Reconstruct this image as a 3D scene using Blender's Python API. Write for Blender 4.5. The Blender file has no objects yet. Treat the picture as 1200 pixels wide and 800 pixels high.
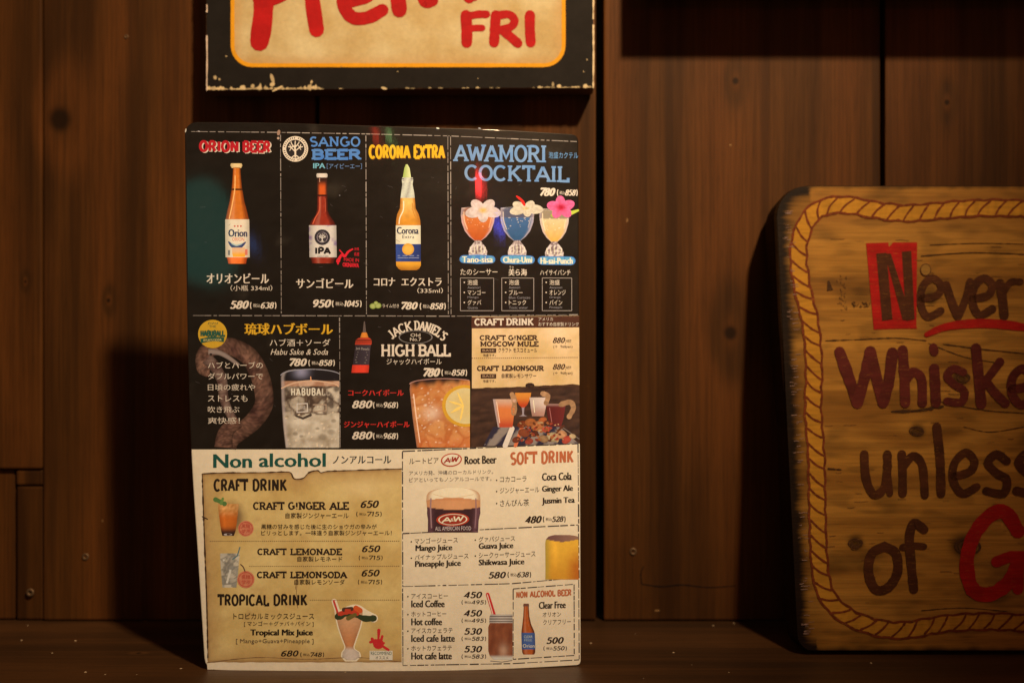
import bpy, bmesh, math, random
from mathutils import Vector, noise
random.seed(7)
C = bpy.context.scene.collection
scn = bpy.context.scene

# ------------------------------------------------------------------ camera, lamps, exposure
FPX = 1167.0                      # focal length in pixels of the 1200 px wide photograph (35 mm lens)
cam = bpy.data.cameras.new('camera'); cam.lens = 35; cam.sensor_width = 36
cam.clip_start = 0.01; cam.clip_end = 50
cam.dof.use_dof = True; cam.dof.focus_distance = 0.765; cam.dof.aperture_fstop = 2.8
co = bpy.data.objects.new('camera', cam); co.rotation_euler = (math.pi/2, 0, 0); C.objects.link(co)
scn.camera = co

world = bpy.data.worlds.new('World'); scn.world = world; world.use_nodes = True
bg = world.node_tree.nodes['Background']
bg.inputs['Color'].default_value = (1.0, 0.50, 0.25, 1); bg.inputs['Strength'].default_value = 0.18
scn.view_settings.view_transform = 'Standard'; scn.view_settings.look = 'None'
scn.view_settings.exposure = 0.0; scn.view_settings.gamma = 1.0

def lamp(name, kind, loc, energy, color, **kw):
    l = bpy.data.lights.new(name, kind); l.energy = energy; l.color = color
    for k, v in kw.items(): setattr(l, k, v)
    o = bpy.data.objects.new(name, l); o.location = loc; C.objects.link(o)
    return o
def aim(o, tgt):
    o.rotation_euler = (Vector(tgt)-Vector(o.location)).to_track_quat('-Z', 'Y').to_euler()
# ceiling spot of the bar, up to the right and behind the camera
key = lamp('ceiling_spot', 'SPOT', (0.60, -0.20, 1.40), 302, (1.0, 0.66, 0.355), spot_size=math.radians(41), spot_blend=1.0, shadow_soft_size=0.055)
aim(key, (-0.03, 0.90, 0.265))
# dim coloured bar lights behind the camera that the glossy laminate mirrors
REFL = [  # name, mirrored at (px, py), radius, watts, colour
    ('red_neon', 561, 217, 0.036, 5.5, (1.0, 0.03, 0.03)),
    ('blue_neon', 584, 266, 0.030, 1.3, (0.10, 0.12, 1.0)),
    ('teal_glow', 232, 268, 0.15, 0.95, (0.10, 1.0, 0.75)),
    ('green_lamp', 456, 160, 0.016, 0.15, (0.5, 1.0, 0.3)),
    ('red_lamp', 440, 158, 0.024, 0.3, (1.0, 0.05, 0.02)),
    ('blue_lamp', 296, 286, 0.018, 0.05, (0.15, 0.35, 1.0)),
]

# ------------------------------------------------------------------ surfaces (depth in metres along the view axis)
DW = 0.890                        # wall
HS = 0.250                        # shelf below the eye
def un(px, py, D): return Vector(((px-600)/FPX*D, D, (400-py)/FPX*D))
def D_wall(px, py): return DW
def D_fri(px, py): return 0.865
def D_board(px, py): return 0.832/(1-0.157*(400-py)/FPX)
def D_menu(px, py):
    s = (px-217)/460; t = (py-145)/640
    return 0.752+0.008*(1-s)**2+(s**3 if s > 0 else 0)*(0.045*(1-t)+0.016*t)+0.0005*math.sin(py/90+px/70)

def lin(c):
    c = c/255.0
    return c/12.92 if c <= 0.04045 else ((c+0.055)/1.055)**2.4
WHITE = (1.02, 0.70, 0.40)
def K(r, g, b):                   # albedo of an ink that the warm lamp shows as (r, g, b)
    return tuple(min(0.88, lin(v)/w) for v, w in zip((r, g, b), WHITE))
def mix(a, b, t):
    t = max(0.0, min(1.0, t)); return tuple(x+(y-x)*t for x, y in zip(a, b))
def mul(a, k): return tuple(x*k for x in a)
def nz(x, y, s=1.0, o=0.0): return noise.noise(Vector((x*s, y*s, o)))
def fb(x, y, s=1.0, o=0.0): return 0.6*nz(x, y, s, o)+0.3*nz(x, y, s*2.3, o+7)+0.15*nz(x, y, s*5.1, o+13)
def sm(a, b, x):
    t = max(0.0, min(1.0, (x-a)/(b-a))); return t*t*(3-2*t)

# ------------------------------------------------------------------ objects
def link(name, me, parent=None):
    o = bpy.data.objects.new(name, me); C.objects.link(o)
    if parent is not None: o.parent = parent
    return o
def thing(name, loc, label, cat, group=None):
    o = bpy.data.objects.new(name, None); o.location = loc; C.objects.link(o)
    o['label'] = label; o['category'] = cat
    if group: o['group'] = group
    return o
def wloc(o):
    v = Vector((0, 0, 0))
    while o is not None: v += o.location; o = o.parent
    return v
def mesh(name, vs, fs, mat, parent=None, cols=None, smooth=False, label=None):
    off = wloc(parent)
    me = bpy.data.meshes.new(name); me.from_pydata([tuple(Vector(v)-off) for v in vs], [], fs)
    if cols is not None:
        a = me.color_attributes.new('Col', 'FLOAT_COLOR', 'POINT')
        a.data.foreach_set('color', [q for c in cols for q in (c[0], c[1], c[2], 1.0)])
    me.materials.append(mat)
    if smooth: me.polygons.foreach_set('use_smooth', [True]*len(me.polygons))
    me.update()
    o = link(name, me, parent)
    if label: o['label'] = label
    return o

# ------------------------------------------------------------------ materials
class N:
    def __init__(s, name):
        s.m = bpy.data.materials.new(name); s.m.use_nodes = True; s.t = s.m.node_tree; s.b = s.t.nodes['Principled BSDF']
    def n(s, typ, **kw):
        x = s.t.nodes.new(typ)
        for k, v in kw.items(): setattr(x, k, v)
        return x
    def put(s, sock, v):
        if isinstance(v, bpy.types.NodeSocket): s.t.links.new(v, sock)
        elif isinstance(v, tuple) and len(v) == 3 and sock.type == 'RGBA': sock.default_value = (*v, 1)
        else: sock.default_value = v
    def math(s, op, a, b=0.0, c=0.0):
        x = s.n('ShaderNodeMath', operation=op); s.put(x.inputs[0], a); s.put(x.inputs[1], b); s.put(x.inputs[2], c); return x.outputs[0]
    def comb(s, x, y, z):
        q = s.n('ShaderNodeCombineXYZ')
        for i, v in enumerate((x, y, z)): s.put(q.inputs[i], v)
        return q.outputs[0]
    def noise(s, vec, scale, detail=4, rough=0.55, dist=0.0):
        q = s.n('ShaderNodeTexNoise'); s.put(q.inputs['Vector'], vec); q.inputs['Scale'].default_value = scale
        q.inputs['Detail'].default_value = detail; q.inputs['Roughness'].default_value = rough; q.inputs['Distortion'].default_value = dist
        return q.outputs['Fac']
    def mix(s, f, a, b, blend='MIX'):
        q = s.n('ShaderNodeMix', data_type='RGBA', blend_type=blend); s.put(q.inputs[0], f); s.put(q.inputs[6], a); s.put(q.inputs[7], b); return q.outputs[2]
    def ramp(s, v, a, b):
        q = s.n('ShaderNodeMapRange', interpolation_type='SMOOTHSTEP'); s.put(q.inputs[0], v); q.inputs[1].default_value = a; q.inputs[2].default_value = b; return q.outputs[0]
    def out(s, col, rough, bump=None, strength=0.3, dist=0.001):
        s.put(s.b.inputs['Base Color'], col); s.put(s.b.inputs['Roughness'], rough)
        if bump is not None:
            q = s.n('ShaderNodeBump'); q.inputs['Strength'].default_value = strength; q.inputs['Distance'].default_value = dist
            s.put(q.inputs['Height'], bump); s.t.links.new(q.outputs[0], s.b.inputs['Normal'])
        return s.m

def wood(name, dark, mid, light, along='Z', knots=(), rough=0.5, ring=34.0, vcol=False, cracks=0.5, spec=0.4):
    w = N(name)
    g = w.n('ShaderNodeNewGeometry'); sp = w.n('ShaderNodeSeparateXYZ'); w.t.links.new(g.outputs['Position'], sp.inputs[0])
    x, y, z = sp.outputs
    oi = w.n('ShaderNodeObjectInfo').outputs['Random']
    if along == 'Z': u, v, d = x, z, y
    elif along == 'XZ': u, v, d = z, x, y
    else: u, v, d = y, x, z
    sd = w.math('MULTIPLY', oi, 37.0)
    bend = w.noise(w.comb(w.math('MULTIPLY', u, 5.0), w.math('MULTIPLY', v, 1.3), sd), 1.0, 3, 0.5)
    ph = w.math('ADD', w.math('MULTIPLY', u, ring*2.0), w.math('MULTIPLY', bend, 15.0))
    kd = None
    for (ku, kv, r) in knots:
        a = w.math('POWER', w.math('DIVIDE', w.math('SUBTRACT', u, ku), r), 2.0)
        b = w.math('POWER', w.math('DIVIDE', w.math('SUBTRACT', v, kv), r*2.2), 2.0)
        e = w.math('EXPONENT', w.math('MULTIPLY', w.math('ADD', a, b), -0.35))
        ph = w.math('ADD', ph, w.math('MULTIPLY', e, 5.5))
        b2 = w.math('POWER', w.math('DIVIDE', w.math('SUBTRACT', v, kv), r*1.1), 2.0)
        k = w.math('EXPONENT', w.math('MULTIPLY', w.math('ADD', a, b2), -2.6))
        kd = k if kd is None else w.math('MAXIMUM', kd, k)
    wav = w.math('MULTIPLY_ADD', w.math('SINE', ph), 0.5, 0.5)
    wav = w.math('POWER', wav, 1.7)
    fine = w.noise(w.comb(w.math('MULTIPLY', u, 420.0), w.math('MULTIPLY', v, 9.0), sd), 1.0, 5, 0.65)
    pores = w.noise(w.comb(w.math('MULTIPLY', u, 1500.0), w.math('MULTIPLY', v, 45.0), sd), 1.0, 2, 0.5)
    streak = w.noise(w.comb(w.math('MULTIPLY', u, 60.0), w.math('MULTIPLY', v, 1.6), sd), 1.0, 4, 0.6)
    blot = w.noise(w.comb(w.math('MULTIPLY', u, 9.0), w.math('MULTIPLY', v, 5.0), sd), 1.0, 4, 0.6)
    c = w.mix(w.ramp(streak, 0.36, 0.64), dark, mid)
    c = w.mix(w.math('MULTIPLY', wav, 0.55), c, light)
    c = w.mix(w.math('MULTIPLY', w.ramp(fine, 0.38, 0.66), 0.42), c, mul(dark, 0.7))
    c = w.mix(w.math('MULTIPLY', w.ramp(blot, 0.35, 0.75), 0.45), c, mul(dark, 0.85))
    c = w.mix(w.math('MULTIPLY', w.ramp(pores, 0.56, 0.75), 0.35), c, mul(dark, 0.35))
    if kd is not None:
        c = w.mix(w.math('MULTIPLY', w.ramp(kd, 0.12, 0.8), 0.9), c, mul(dark, 0.22))
    scr = w.noise(w.comb(w.math('MULTIPLY', u, 90.0), w.math('MULTIPLY', v, 90.0), sd), 1.0, 2, 0.5)
    c = w.mix(w.math('MULTIPLY', w.ramp(scr, 0.77, 0.83), 0.15), c, mul(light, 1.5))
    if vcol:
        a = w.n('ShaderNodeAttribute', attribute_name='Col'); c = w.mix(1.0, c, a.outputs['Color'], 'MULTIPLY')
    w.b.inputs['Specular IOR Level'].default_value = spec
    h = w.math('ADD', w.math('MULTIPLY', fine, 0.6), w.math('ADD', w.math('MULTIPLY', pores, -0.3*cracks), w.math('MULTIPLY', wav, 0.35)))
    return w.out(c, w.math('MULTIPLY_ADD', fine, 0.25, rough-0.1), h, 0.5, 0.0006)

def un2(px, py, D): v = un(px, py, D); return v.x, v.z
kn = [un2(70, 140, DW)+(0.017,), un2(127, 352, DW)+(0.003,), un2(856, 390, DW)+(0.010,), un2(862, 95, DW)+(0.005,), un2(1110, 120, DW)+(0.004,), un2(30, 330, DW)+(0.002,)]
M_WALL = wood('stained_plank', (0.026, 0.0105, 0.0025), (0.059, 0.0245, 0.0058), (0.104, 0.0380, 0.0085), 'Z', kn, 0.6, spec=0.12)
M_SHELF = wood('shelf_wood', (0.022, 0.0102, 0.0036), (0.044, 0.0195, 0.0066), (0.070, 0.031, 0.010), 'X', [(0.80, -0.30, 0.003)], 0.42)
M_EDGE = wood('sign_core_wood', (0.10, 0.05, 0.025), (0.16, 0.09, 0.045), (0.22, 0.12, 0.06), 'XZ', (), 0.6)
BK = [(un(1003, 636, D_board(0, 636)).z, un(1003, 636, D_board(0, 636)).x, 0.010), (un(1130, 640, D_board(0, 640)).z, un(1130, 640, D_board(0, 640)).x, 0.018),
      (un(1075, 505, D_board(0, 505)).z, un(1075, 505, D_board(0, 505)).x, 0.010), (un(1125, 442, D_board(0, 442)).z, un(1125, 442, D_board(0, 442)).x, 0.012), (un(1090, 350, D_board(0, 350)).z, un(1090, 350, D_board(0, 350)).x, 0.009)]
M_BOARD = wood('board_wood', (0.17, 0.082, 0.014), (0.30, 0.160, 0.028), (0.40, 0.225, 0.044), 'XZ', BK, 0.6, ring=40, vcol=True, cracks=1.3, spec=0.1)
def m_dark():
    w = N('dark_gap'); return w.out((0.006, 0.004, 0.003), 0.9)
M_GAP = m_dark()
def m_ink(name, rough, coat, wear, fleck, grain=False):
    w = N(name); a = w.n('ShaderNodeAttribute', attribute_name='Col'); g = w.n('ShaderNodeNewGeometry').outputs['Position']
    if grain:
        q = w.n('ShaderNodeVectorMath', operation='MULTIPLY'); w.t.links.new(g, q.inputs[0]); q.inputs[1].default_value = (0.12, 1, 1.6); g = q.outputs[0]
    n1 = w.noise(g, 260, 4, 0.6); n2 = w.noise(g, 1400, 3, 0.6); n3 = w.noise(g, 28, 3, 0.5)
    v = w.math('ADD', w.math('MULTIPLY', n1, wear), w.math('MULTIPLY', n2, wear*0.7))
    v = w.math('ADD', v, 1.0-wear*0.85)
    c = w.mix(1.0, a.outputs['Color'], w.comb(v, v, v), 'MULTIPLY')
    if fleck: c = w.mix(w.math('MULTIPLY', w.ramp(n2, 0.62 if grain else 0.70, 0.70 if grain else 0.76), fleck), c, (0.24, 0.125, 0.02) if grain else (0.30, 0.20, 0.12))
    w.b.inputs['Coat Weight'].default_value = coat; w.b.inputs['Coat Roughness'].default_value = 0.055
    w.b.inputs['Specular IOR Level'].default_value = 0.22 if coat else 0.10
    return w.out(c, w.math('MULTIPLY_ADD', n3, 0.25, rough), w.math('ADD', w.math('MULTIPLY_ADD', n3, 3.0, w.math('MULTIPLY', n2, 0.45)), n1), 0.17, 0.0006)
M_INK = m_ink('laminated_print', 0.30, 0.6, 0.22, 0)
M_PAINT = m_ink('sign_paint', 0.55, 0.0, 0.35, 0.25)
M_STAIN = m_ink('board_paint', 0.62, 0.0, 0.85, 0.55, True)
def m_metal():
    w = N('screw_metal'); w.b.inputs['Metallic'].default_value = 0.7
    return w.out((0.11, 0.075, 0.045), 0.6)
M_METAL = m_metal()

# ------------------------------------------------------------------ stroke alphabet (capitals and figures)
def arc(cx, cy, rx, ry, a0, a1, n=9):
    return [(cx+rx*math.cos(math.radians(a0+(a1-a0)*i/n)), cy+ry*math.sin(math.radians(a0+(a1-a0)*i/n))) for i in range(n+1)]
G = {
 'A': (.74, [[(.02, 0), (.37, 1)], [(.37, 1), (.72, 0)], [(.15, .33), (.59, .33)]], [(.04, 0), (.70, 0)]),
 'B': (.70, [[(.12, 0), (.12, 1)], [(.12, 1)]+arc(.36, .76, .24, .24, 90, -90)+[(.12, .52)], [(.12, .52)]+arc(.38, .26, .26, .26, 90, -90)+[(.12, 0)]], [(.08, 0), (.08, 1)]),
 'C': (.68, [arc(.36, .5, .32, .5, 45, 315, 16)], []),
 'D': (.72, [[(.12, 0), (.12, 1)], [(.12, 1)]+arc(.32, .5, .34, .5, 90, -90, 12)+[(.12, 0)]], [(.08, 0), (.08, 1)]),
 'E': (.64, [[(.12, 0), (.12, 1)], [(.12, 1), (.58, 1), (.58, .82)], [(.12, .51), (.46, .51)], [(.12, 0), (.60, 0), (.60, .2)]], [(.08, 0), (.08, 1)]),
 'F': (.62, [[(.12, 0), (.12, 1)], [(.12, 1), (.57, 1), (.57, .8)], [(.12, .5), (.45, .5)]], [(.12, 0), (.08, 1)]),
 'G': (.74, [arc(.37, .5, .32, .5, 50, 330, 16), [(.45, .45), (.67, .45), (.67, .08)]], []),
 'H': (.76, [[(.13, 0), (.13, 1)], [(.63, 0), (.63, 1)], [(.13, .5), (.63, .5)]], [(.13, 0), (.13, 1), (.63, 0), (.63, 1)]),
 'I': (.30, [[(.15, 0), (.15, 1)]], [(.15, 0), (.15, 1)]),
 'J': (.52, [[(.38, 1), (.38, .25)]+arc(.22, .25, .16, .25, 0, -150, 8)], [(.36, 1)]),
 'K': (.74, [[(.13, 0), (.13, 1)], [(.62, 1), (.15, .42)], [(.28, .56), (.66, 0)]], [(.13, 0), (.13, 1), (.60, 1), (.65, 0)]),
 'L': (.60, [[(.13, 0), (.13, 1)], [(.13, 0), (.57, 0), (.57, .24)]], [(.13, 1), (.08, 0)]),
 'M': (.90, [[(.13, 0), (.13, 1)], [(.13, 1), (.44, .2), (.77, 1)], [(.77, 1), (.77, 0)]], [(.13, 0), (.10, 1), (.80, 1), (.77, 0)]),
 'N': (.78, [[(.13, 0), (.13, 1)], [(.13, 1), (.64, 0)], [(.64, 0), (.64, 1)]], [(.13, 0), (.10, 1), (.64, 1)]),
 'O': (.74, [arc(.37, .5, .31, .5, 0, 360, 20)], []),
 'P': (.66, [[(.12, 0), (.12, 1)], [(.12, 1)]+arc(.36, .74, .25, .26, 90, -90)+[(.12, .48)]], [(.12, 0), (.08, 1)]),
 'R': (.74, [[(.12, 0), (.12, 1)], [(.12, 1)]+arc(.36, .75, .24, .25, 90, -90)+[(.12, .5)], [(.36, .5), (.64, 0)]], [(.12, 0), (.08, 1), (.66, 0)]),
 'S': (.62, [arc(.31, .75, .23, .25, 40, 270, 10)+arc(.31, .25, .25, .25, 90, -140, 10)], []),
 'T': (.66, [[(.33, 0), (.33, 1)], [(.05, .8), (.05, 1), (.61, 1), (.61, .8)]], [(.33, 0)]),
 'U': (.74, [[(.13, 1), (.13, .3)]+arc(.37, .3, .24, .3, 180, 360, 10)+[(.61, 1)]], [(.13, 1), (.61, 1)]),
 'V': (.72, [[(.04, 1), (.36, 0)], [(.36, 0), (.68, 1)]], [(.06, 1), (.66, 1)]),
 'W': (1.0, [[(.04, 1), (.27, 0)], [(.27, 0), (.50, .9)], [(.50, .9), (.73, 0)], [(.73, 0), (.96, 1)]], [(.06, 1), (.94, 1)]),
 'X': (.70, [[(.06, 1), (.64, 0)], [(.64, 1), (.06, 0)]], []),
 'Y': (.70, [[(.05, 1), (.35, .45)], [(.65, 1), (.35, .45)], [(.35, .45), (.35, 0)]], [(.07, 1), (.63, 1), (.35, 0)]),
 '!': (.34, [[(.17, .3), (.17, 1)], [(.17, 0), (.17, .1)]], []),
 "'": (.20, [[(.1, .75), (.12, 1)]], []), '.': (.22, [[(.1, 0), (.1, .06)]], []), ' ': (.36, [], []), '-': (.4, [[(.05, .45), (.35, .45)]], []),
 '0': (.60, [arc(.30, .5, .22, .48, 0, 360, 18)], []),
 '1': (.40, [[(.22, 0), (.22, 1)], [(.05, .8), (.22, 1)]], []),
 '2': (.58, [arc(.29, .74, .21, .24, 160, -20, 9)+[(.08, 0)], [(.08, 0.02), (.52, 0.02), (.53, .15)]], []),
 '3': (.58, [arc(.28, .75, .19, .23, 150, -85, 9), arc(.28, .26, .22, .26, 85, -150, 9)], []),
 '4': (.60, [[(.42, 0), (.42, 1)], [(.42, 1), (.05, .28), (.58, .28)]], []),
 '5': (.58, [[(.52, .96), (.15, .96), (.12, .55)], arc(.28, .3, .23, .3, 125, -150, 12)], []),
 '6': (.60, [arc(.50, .45, .40, .50, 80, 178, 8), arc(.31, .27, .20, .27, 0, 360, 14)], []),
 '7': (.56, [[(.07, .82), (.07, .98), (.54, .98), (.40, .5), (.22, 0)]], []),
 '8': (.60, [arc(.30, .75, .18, .23, 0, 360, 14), arc(.30, .26, .22, .26, 0, 360, 14)], []),
 '9': (.60, [arc(.10, .55, .40, .50, -80, 0, 8), arc(.29, .72, .20, .27, 0, 360, 14)], []),
 '(': (.30, [arc(.42, .45, .30, .60, 125, 235, 7)], []), ')': (.30, [arc(-.10, .45, .30, .60, 55, -55, 7)], []),
}
_gc = {}
def glyph_mesh(s, bold):
    k = (s, bold)
    if k not in _gc:
        c = bpy.data.curves.new('t', 'FONT'); c.body = s; c.resolution_u = 2; c.fill_mode = 'FRONT'; c.offset = bold
        o = bpy.data.objects.new('t', c); C.objects.link(o)
        dg = bpy.context.evaluated_depsgraph_get(); m = o.evaluated_get(dg).to_mesh()
        _gc[k] = ([(v.co.x, v.co.y) for v in m.vertices], [tuple(p.vertices) for p in m.polygons if len(p.vertices) > 2])
        o.to_mesh_clear(); bpy.data.objects.remove(o); bpy.data.curves.remove(c)
    return _gc[k]
def smooth_path(P, n=5):
    if len(P) < 3: return P
    Q = []; X = [P[0]]+list(P)+[P[-1]]
    for i in range(1, len(X)-2):
        a, b, c, d = X[i-1:i+3]
        for j in range(n):
            t = j/n
            Q.append(tuple(0.5*((2*b[k])+(-a[k]+c[k])*t+(2*a[k]-5*b[k]+4*c[k]-d[k])*t*t+(-a[k]+3*b[k]-3*c[k]+d[k])*t**3) for k in range(2)))
    Q.append(tuple(P[-1][:2])); return Q

class Ink:
    """collects flat print in photograph coordinates and lays it on a surface"""
    def __init__(s, surf, layer, unit=None): s.D = surf; s.L = layer*(unit or (0.00003 if surf is D_menu else 0.00006)); s.v = []; s.f = []; s.c = []; s.k = 0; s.marks = []; s.inp = False
    def p(s, x, y, col):
        D = s.D(x, y)-s.L-s.k*0.0000009
        s.v.append(un(x, y, D)); s.c.append(col); return len(s.v)-1
    def patch(s, a, b, c, d, col, step=6, wob=None):       # a top-left, b top-right, c bottom-right, d bottom-left
        nx = max(1, int(max(abs(b[0]-a[0]), abs(c[0]-d[0]))/step)); ny = max(1, int(max(abs(d[1]-a[1]), abs(c[1]-b[1]))/step))
        g = []
        for j in range(ny+1):
            for i in range(nx+1):
                u = i/nx; v = j/ny
                x = (a[0]*(1-u)+b[0]*u)*(1-v)+(d[0]*(1-u)+c[0]*u)*v; y = (a[1]*(1-u)+b[1]*u)*(1-v)+(d[1]*(1-u)+c[1]*u)*v
                if wob: x, y = wob(x, y, u, v)
                g.append(s.p(x, y, col(x, y) if callable(col) else col))
        for j in range(ny):
            for i in range(nx):
                q = j*(nx+1)+i; s.f.append((g[q+nx+1], g[q+nx+2], g[q+1], g[q]))
        s.k += 1
    def rect(s, x0, y0, x1, y1, col, step=6): s.patch((x0, y0), (x1, y0), (x1, y1), (x0, y1), col, step)
    def rows(s, prof, col, nu=12, step=1.2):               # prof: (y, xl, xr) from top down; col(u, y, x)
        ys = []; y = prof[0][0]
        while y < prof[-1][0]: ys.append(y); y += step
        ys.append(prof[-1][0]); g = []
        for y in ys:
            for a, b in zip(prof, prof[1:]):
                if a[0] <= y <= b[0]: break
            t = 0 if b[0] == a[0] else (y-a[0])/(b[0]-a[0])
            xl = a[1]+(b[1]-a[1])*t; xr = a[2]+(b[2]-a[2])*t
            for i in range(nu+1):
                x = xl+(xr-xl)*i/nu; g.append(s.p(x, y, col(i/nu, y, x) if callable(col) else col))
        for j in range(len(ys)-1):
            for i in range(nu):
                q = j*(nu+1)+i; s.f.append((g[q+nu+1], g[q+nu+2], g[q+1], g[q]))
        s.k += 1
    def ell(s, cx, cy, rx, ry, col, n=24, rings=3, rot=0.0, inner=0.0, clip=None):
        ca, sa = math.cos(rot), math.sin(rot); R = []
        for r in range(rings+1):
            q = inner+(1-inner)*r/rings; row = []
            for i in range(n):
                a = 2*math.pi*i/n; dx = rx*q*math.cos(a); dy = ry*q*math.sin(a); x = cx+dx*ca-dy*sa; y = cy+dx*sa+dy*ca
                if clip: x, y = clip(x, y)
                row.append(s.p(x, y, col(x, y, q) if callable(col) else col))
            R.append(row)
        for r in range(rings):
            for i in range(n):
                j = (i+1) % n
                if r == 0 and inner == 0:
                    if i: continue
                    s.f.append(tuple(R[1][k] for k in range(n))[::-1])
                else: s.f.append((R[r][i], R[r][j], R[r+1][j], R[r+1][i]))
        s.k += 1
    def rib(s, P, w, col, thin=1.0, cap=True, wob=0.0, sub=8.0):
        Q = [P[0]]
        for a, b in zip(P, P[1:]):
            d = math.hypot(b[0]-a[0], b[1]-a[1]); n = max(1, int(d/sub))
            for i in range(1, n+1): Q.append((a[0]+(b[0]-a[0])*i/n, a[1]+(b[1]-a[1])*i/n))
        Q2 = [Q[0]]
        for q in Q[1:]:
            if math.hypot(q[0]-Q2[-1][0], q[1]-Q2[-1][1]) > 1e-4: Q2.append(q)
        Q = Q2
        if len(Q) < 2: return
        n = len(Q); closed = math.hypot(Q[0][0]-Q[-1][0], Q[0][1]-Q[-1][1]) < 0.01; L = []
        def dr(a, b):
            d = math.hypot(b[0]-a[0], b[1]-a[1]) or 1; return ((b[0]-a[0])/d, (b[1]-a[1])/d)
        for i in range(n):
            t0 = dr(Q[i-1], Q[i]) if i else (dr(Q[-2], Q[-1]) if closed else dr(Q[0], Q[1]))
            t1 = dr(Q[i], Q[i+1]) if i < n-1 else (dr(Q[0], Q[1]) if closed else t0)
            tx, ty = t0[0]+t1[0], t0[1]+t1[1]; m = math.hypot(tx, ty)
            if m < 0.3: tx, ty = t1; m = 1
            tx /= m; ty /= m
            mit = 1/max(0.6, tx*t1[0]+ty*t1[1])
            h = (w(i/(n-1)) if callable(w) else w)*0.5*(thin+(1-thin)*abs(ty))*mit
            if wob: h *= 1+wob*nz(Q[i][0], Q[i][1], 0.31)
            L.append((s.p(Q[i][0]-ty*h, Q[i][1]+tx*h, col(*Q[i]) if callable(col) else col), s.p(Q[i][0]+ty*h, Q[i][1]-tx*h, col(*Q[i]) if callable(col) else col), h, tx, ty))
        for a, b in zip(L, L[1:]): s.f.append((a[0], b[0], b[1], a[1]))
        if cap and not closed:
            for (a, b, h, tx, ty), c, sg in ((L[0], Q[0], -1), (L[-1], Q[-1], 1)):
                f = [b]
                for i in range(1, 5):
                    an = math.pi*i/5; dx = ty*h*math.cos(an)+sg*tx*h*math.sin(an); dy = -tx*h*math.cos(an)+sg*ty*h*math.sin(an)
                    f.append(s.p(c[0]+dx, c[1]+dy, col(*c) if callable(col) else col))
                f.append(a); s.f.append(tuple(f) if sg > 0 else tuple(f[::-1]))
        s.k += 1
    def tube(s, P, w, col, nc=9):
        P = smooth_path(P, 9); n = len(P); R = []
        for i in range(n):
            a = P[max(0, i-1)]; b = P[min(n-1, i+1)]; d = math.hypot(b[0]-a[0], b[1]-a[1]) or 1; tx, ty = (b[0]-a[0])/d, (b[1]-a[1])/d; h = w(i/(n-1))*.5
            R.append([s.p(P[i][0]-ty*h*q, P[i][1]+tx*h*q, col(q, P[i][0]-ty*h*q, P[i][1]+tx*h*q)) for q in [2*j/nc-1 for j in range(nc+1)]])
        for a, b in zip(R, R[1:]):
            for j in range(nc): s.f.append((a[j], b[j], b[j+1], a[j+1]))
        s.k += 1
    def text(s, t, x0, y0, x1, y1, col, bold=0.02, slope=0.0, shear=0.0, bend=None):
        vs, fs = glyph_mesh(t, 0.0)
        if not vs: return
        sp = bold*abs(y1-y0)*0.95; n = max(1, int(2*sp/0.45)+1) if sp > .05 else 1
        if n > 1: x0 += sp*.6; x1 -= sp*.6
        for i in range(n): s._text(vs, fs, x0, y0, x1, y1, col, slope, shear, (2*i/(n-1)-1)*sp if n > 1 else 0)
        s.mark()
    def mark(s):
        if not s.inp: s.marks.append((len(s.v), len(s.f)))
    def _text(s, vs, fs, x0, y0, x1, y1, col, slope, shear, dx):
        ax, bx = min(v[0] for v in vs), max(v[0] for v in vs); ay, by = min(v[1] for v in vs), max(v[1] for v in vs)
        o = len(s.v)
        for x, y in vs:
            u = (x-ax)/(bx-ax); v = (y-ay)/(by-ay); py = y1+(y0-y1)*v; px = x0+dx+(x1-x0)*u+shear*(y1-y0)*(v-0.5)
            s.p(px, py+slope*(px-x0), col(px, py) if callable(col) else col)
        s.f += [tuple(o+i for i in f) for f in fs]; s.k += 1
    def slab(s, t, x0, y0, x1, y1, col, w=0.15, thin=1.0, ser=0.12, slope=0.0, shear=0.0, gap=0.08, sw=None, arch=None, cap=False):
        tot = sum(G[c][0]+gap for c in t)-gap; X = 0; H = y1-y0; sx = (x1-x0)/tot
        for c in t:
            gw, st, sl = G[c]
            def T(q):
                x = x0+(X+q[0])*sx+shear*H*(q[1]-0.5); y = y1-w*H*0.5-q[1]*(H-w*H)
                if arch:
                    cx, cy, R = arch; a = (x-cx)/R; r = R+(y1-y); return (cx+r*math.sin(a), cy-r*math.cos(a))
                return (x, y+slope*(x-x0))
            for P in st: s.rib([T(q) for q in P], w*H, col, thin, cap)
            if ser:
                for q in sl:
                    a = T((q[0]-.01, q[1])); b = T((q[0]+.01, q[1])); d = math.hypot(b[0]-a[0], b[1]-a[1]) or 1; e = ser*H*1.25/d; m = ((a[0]+b[0])/2, (a[1]+b[1])/2)
                    s.rib([(m[0]+(a[0]-b[0])*e, m[1]+(a[1]-b[1])*e), (m[0]+(b[0]-a[0])*e, m[1]+(b[1]-a[1])*e)], (sw or w*0.62)*H, col, 1.0, False)
            X += gw+gap
        s.mark()
    def price(s, num, tax, x0, y0, x1, y1, tx0, ty0, tx1, ty1, col, slope=0.0):
        s.inp = True
        s.slab(num, x0, y0, x1, y1, col, 0.235, 0.42, 0, slope, 0.24, 0.07)
        # the small bracket with the tax-included figure
        dy = slope*(tx0-x0); H = ty1-ty0; Wd = tx1-tx0; n = len(tax)
        a = tx0+Wd*0.13; b = tx0+Wd*0.40
        s.slab('(', tx0, ty0+dy, tx0+Wd*0.07, ty1+dy, col, 0.13, 0.6, 0, slope)
        s.text('税込', a, ty0+dy+H*0.30, b, ty1+dy-H*0.22, col, 0.012, slope)
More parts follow.
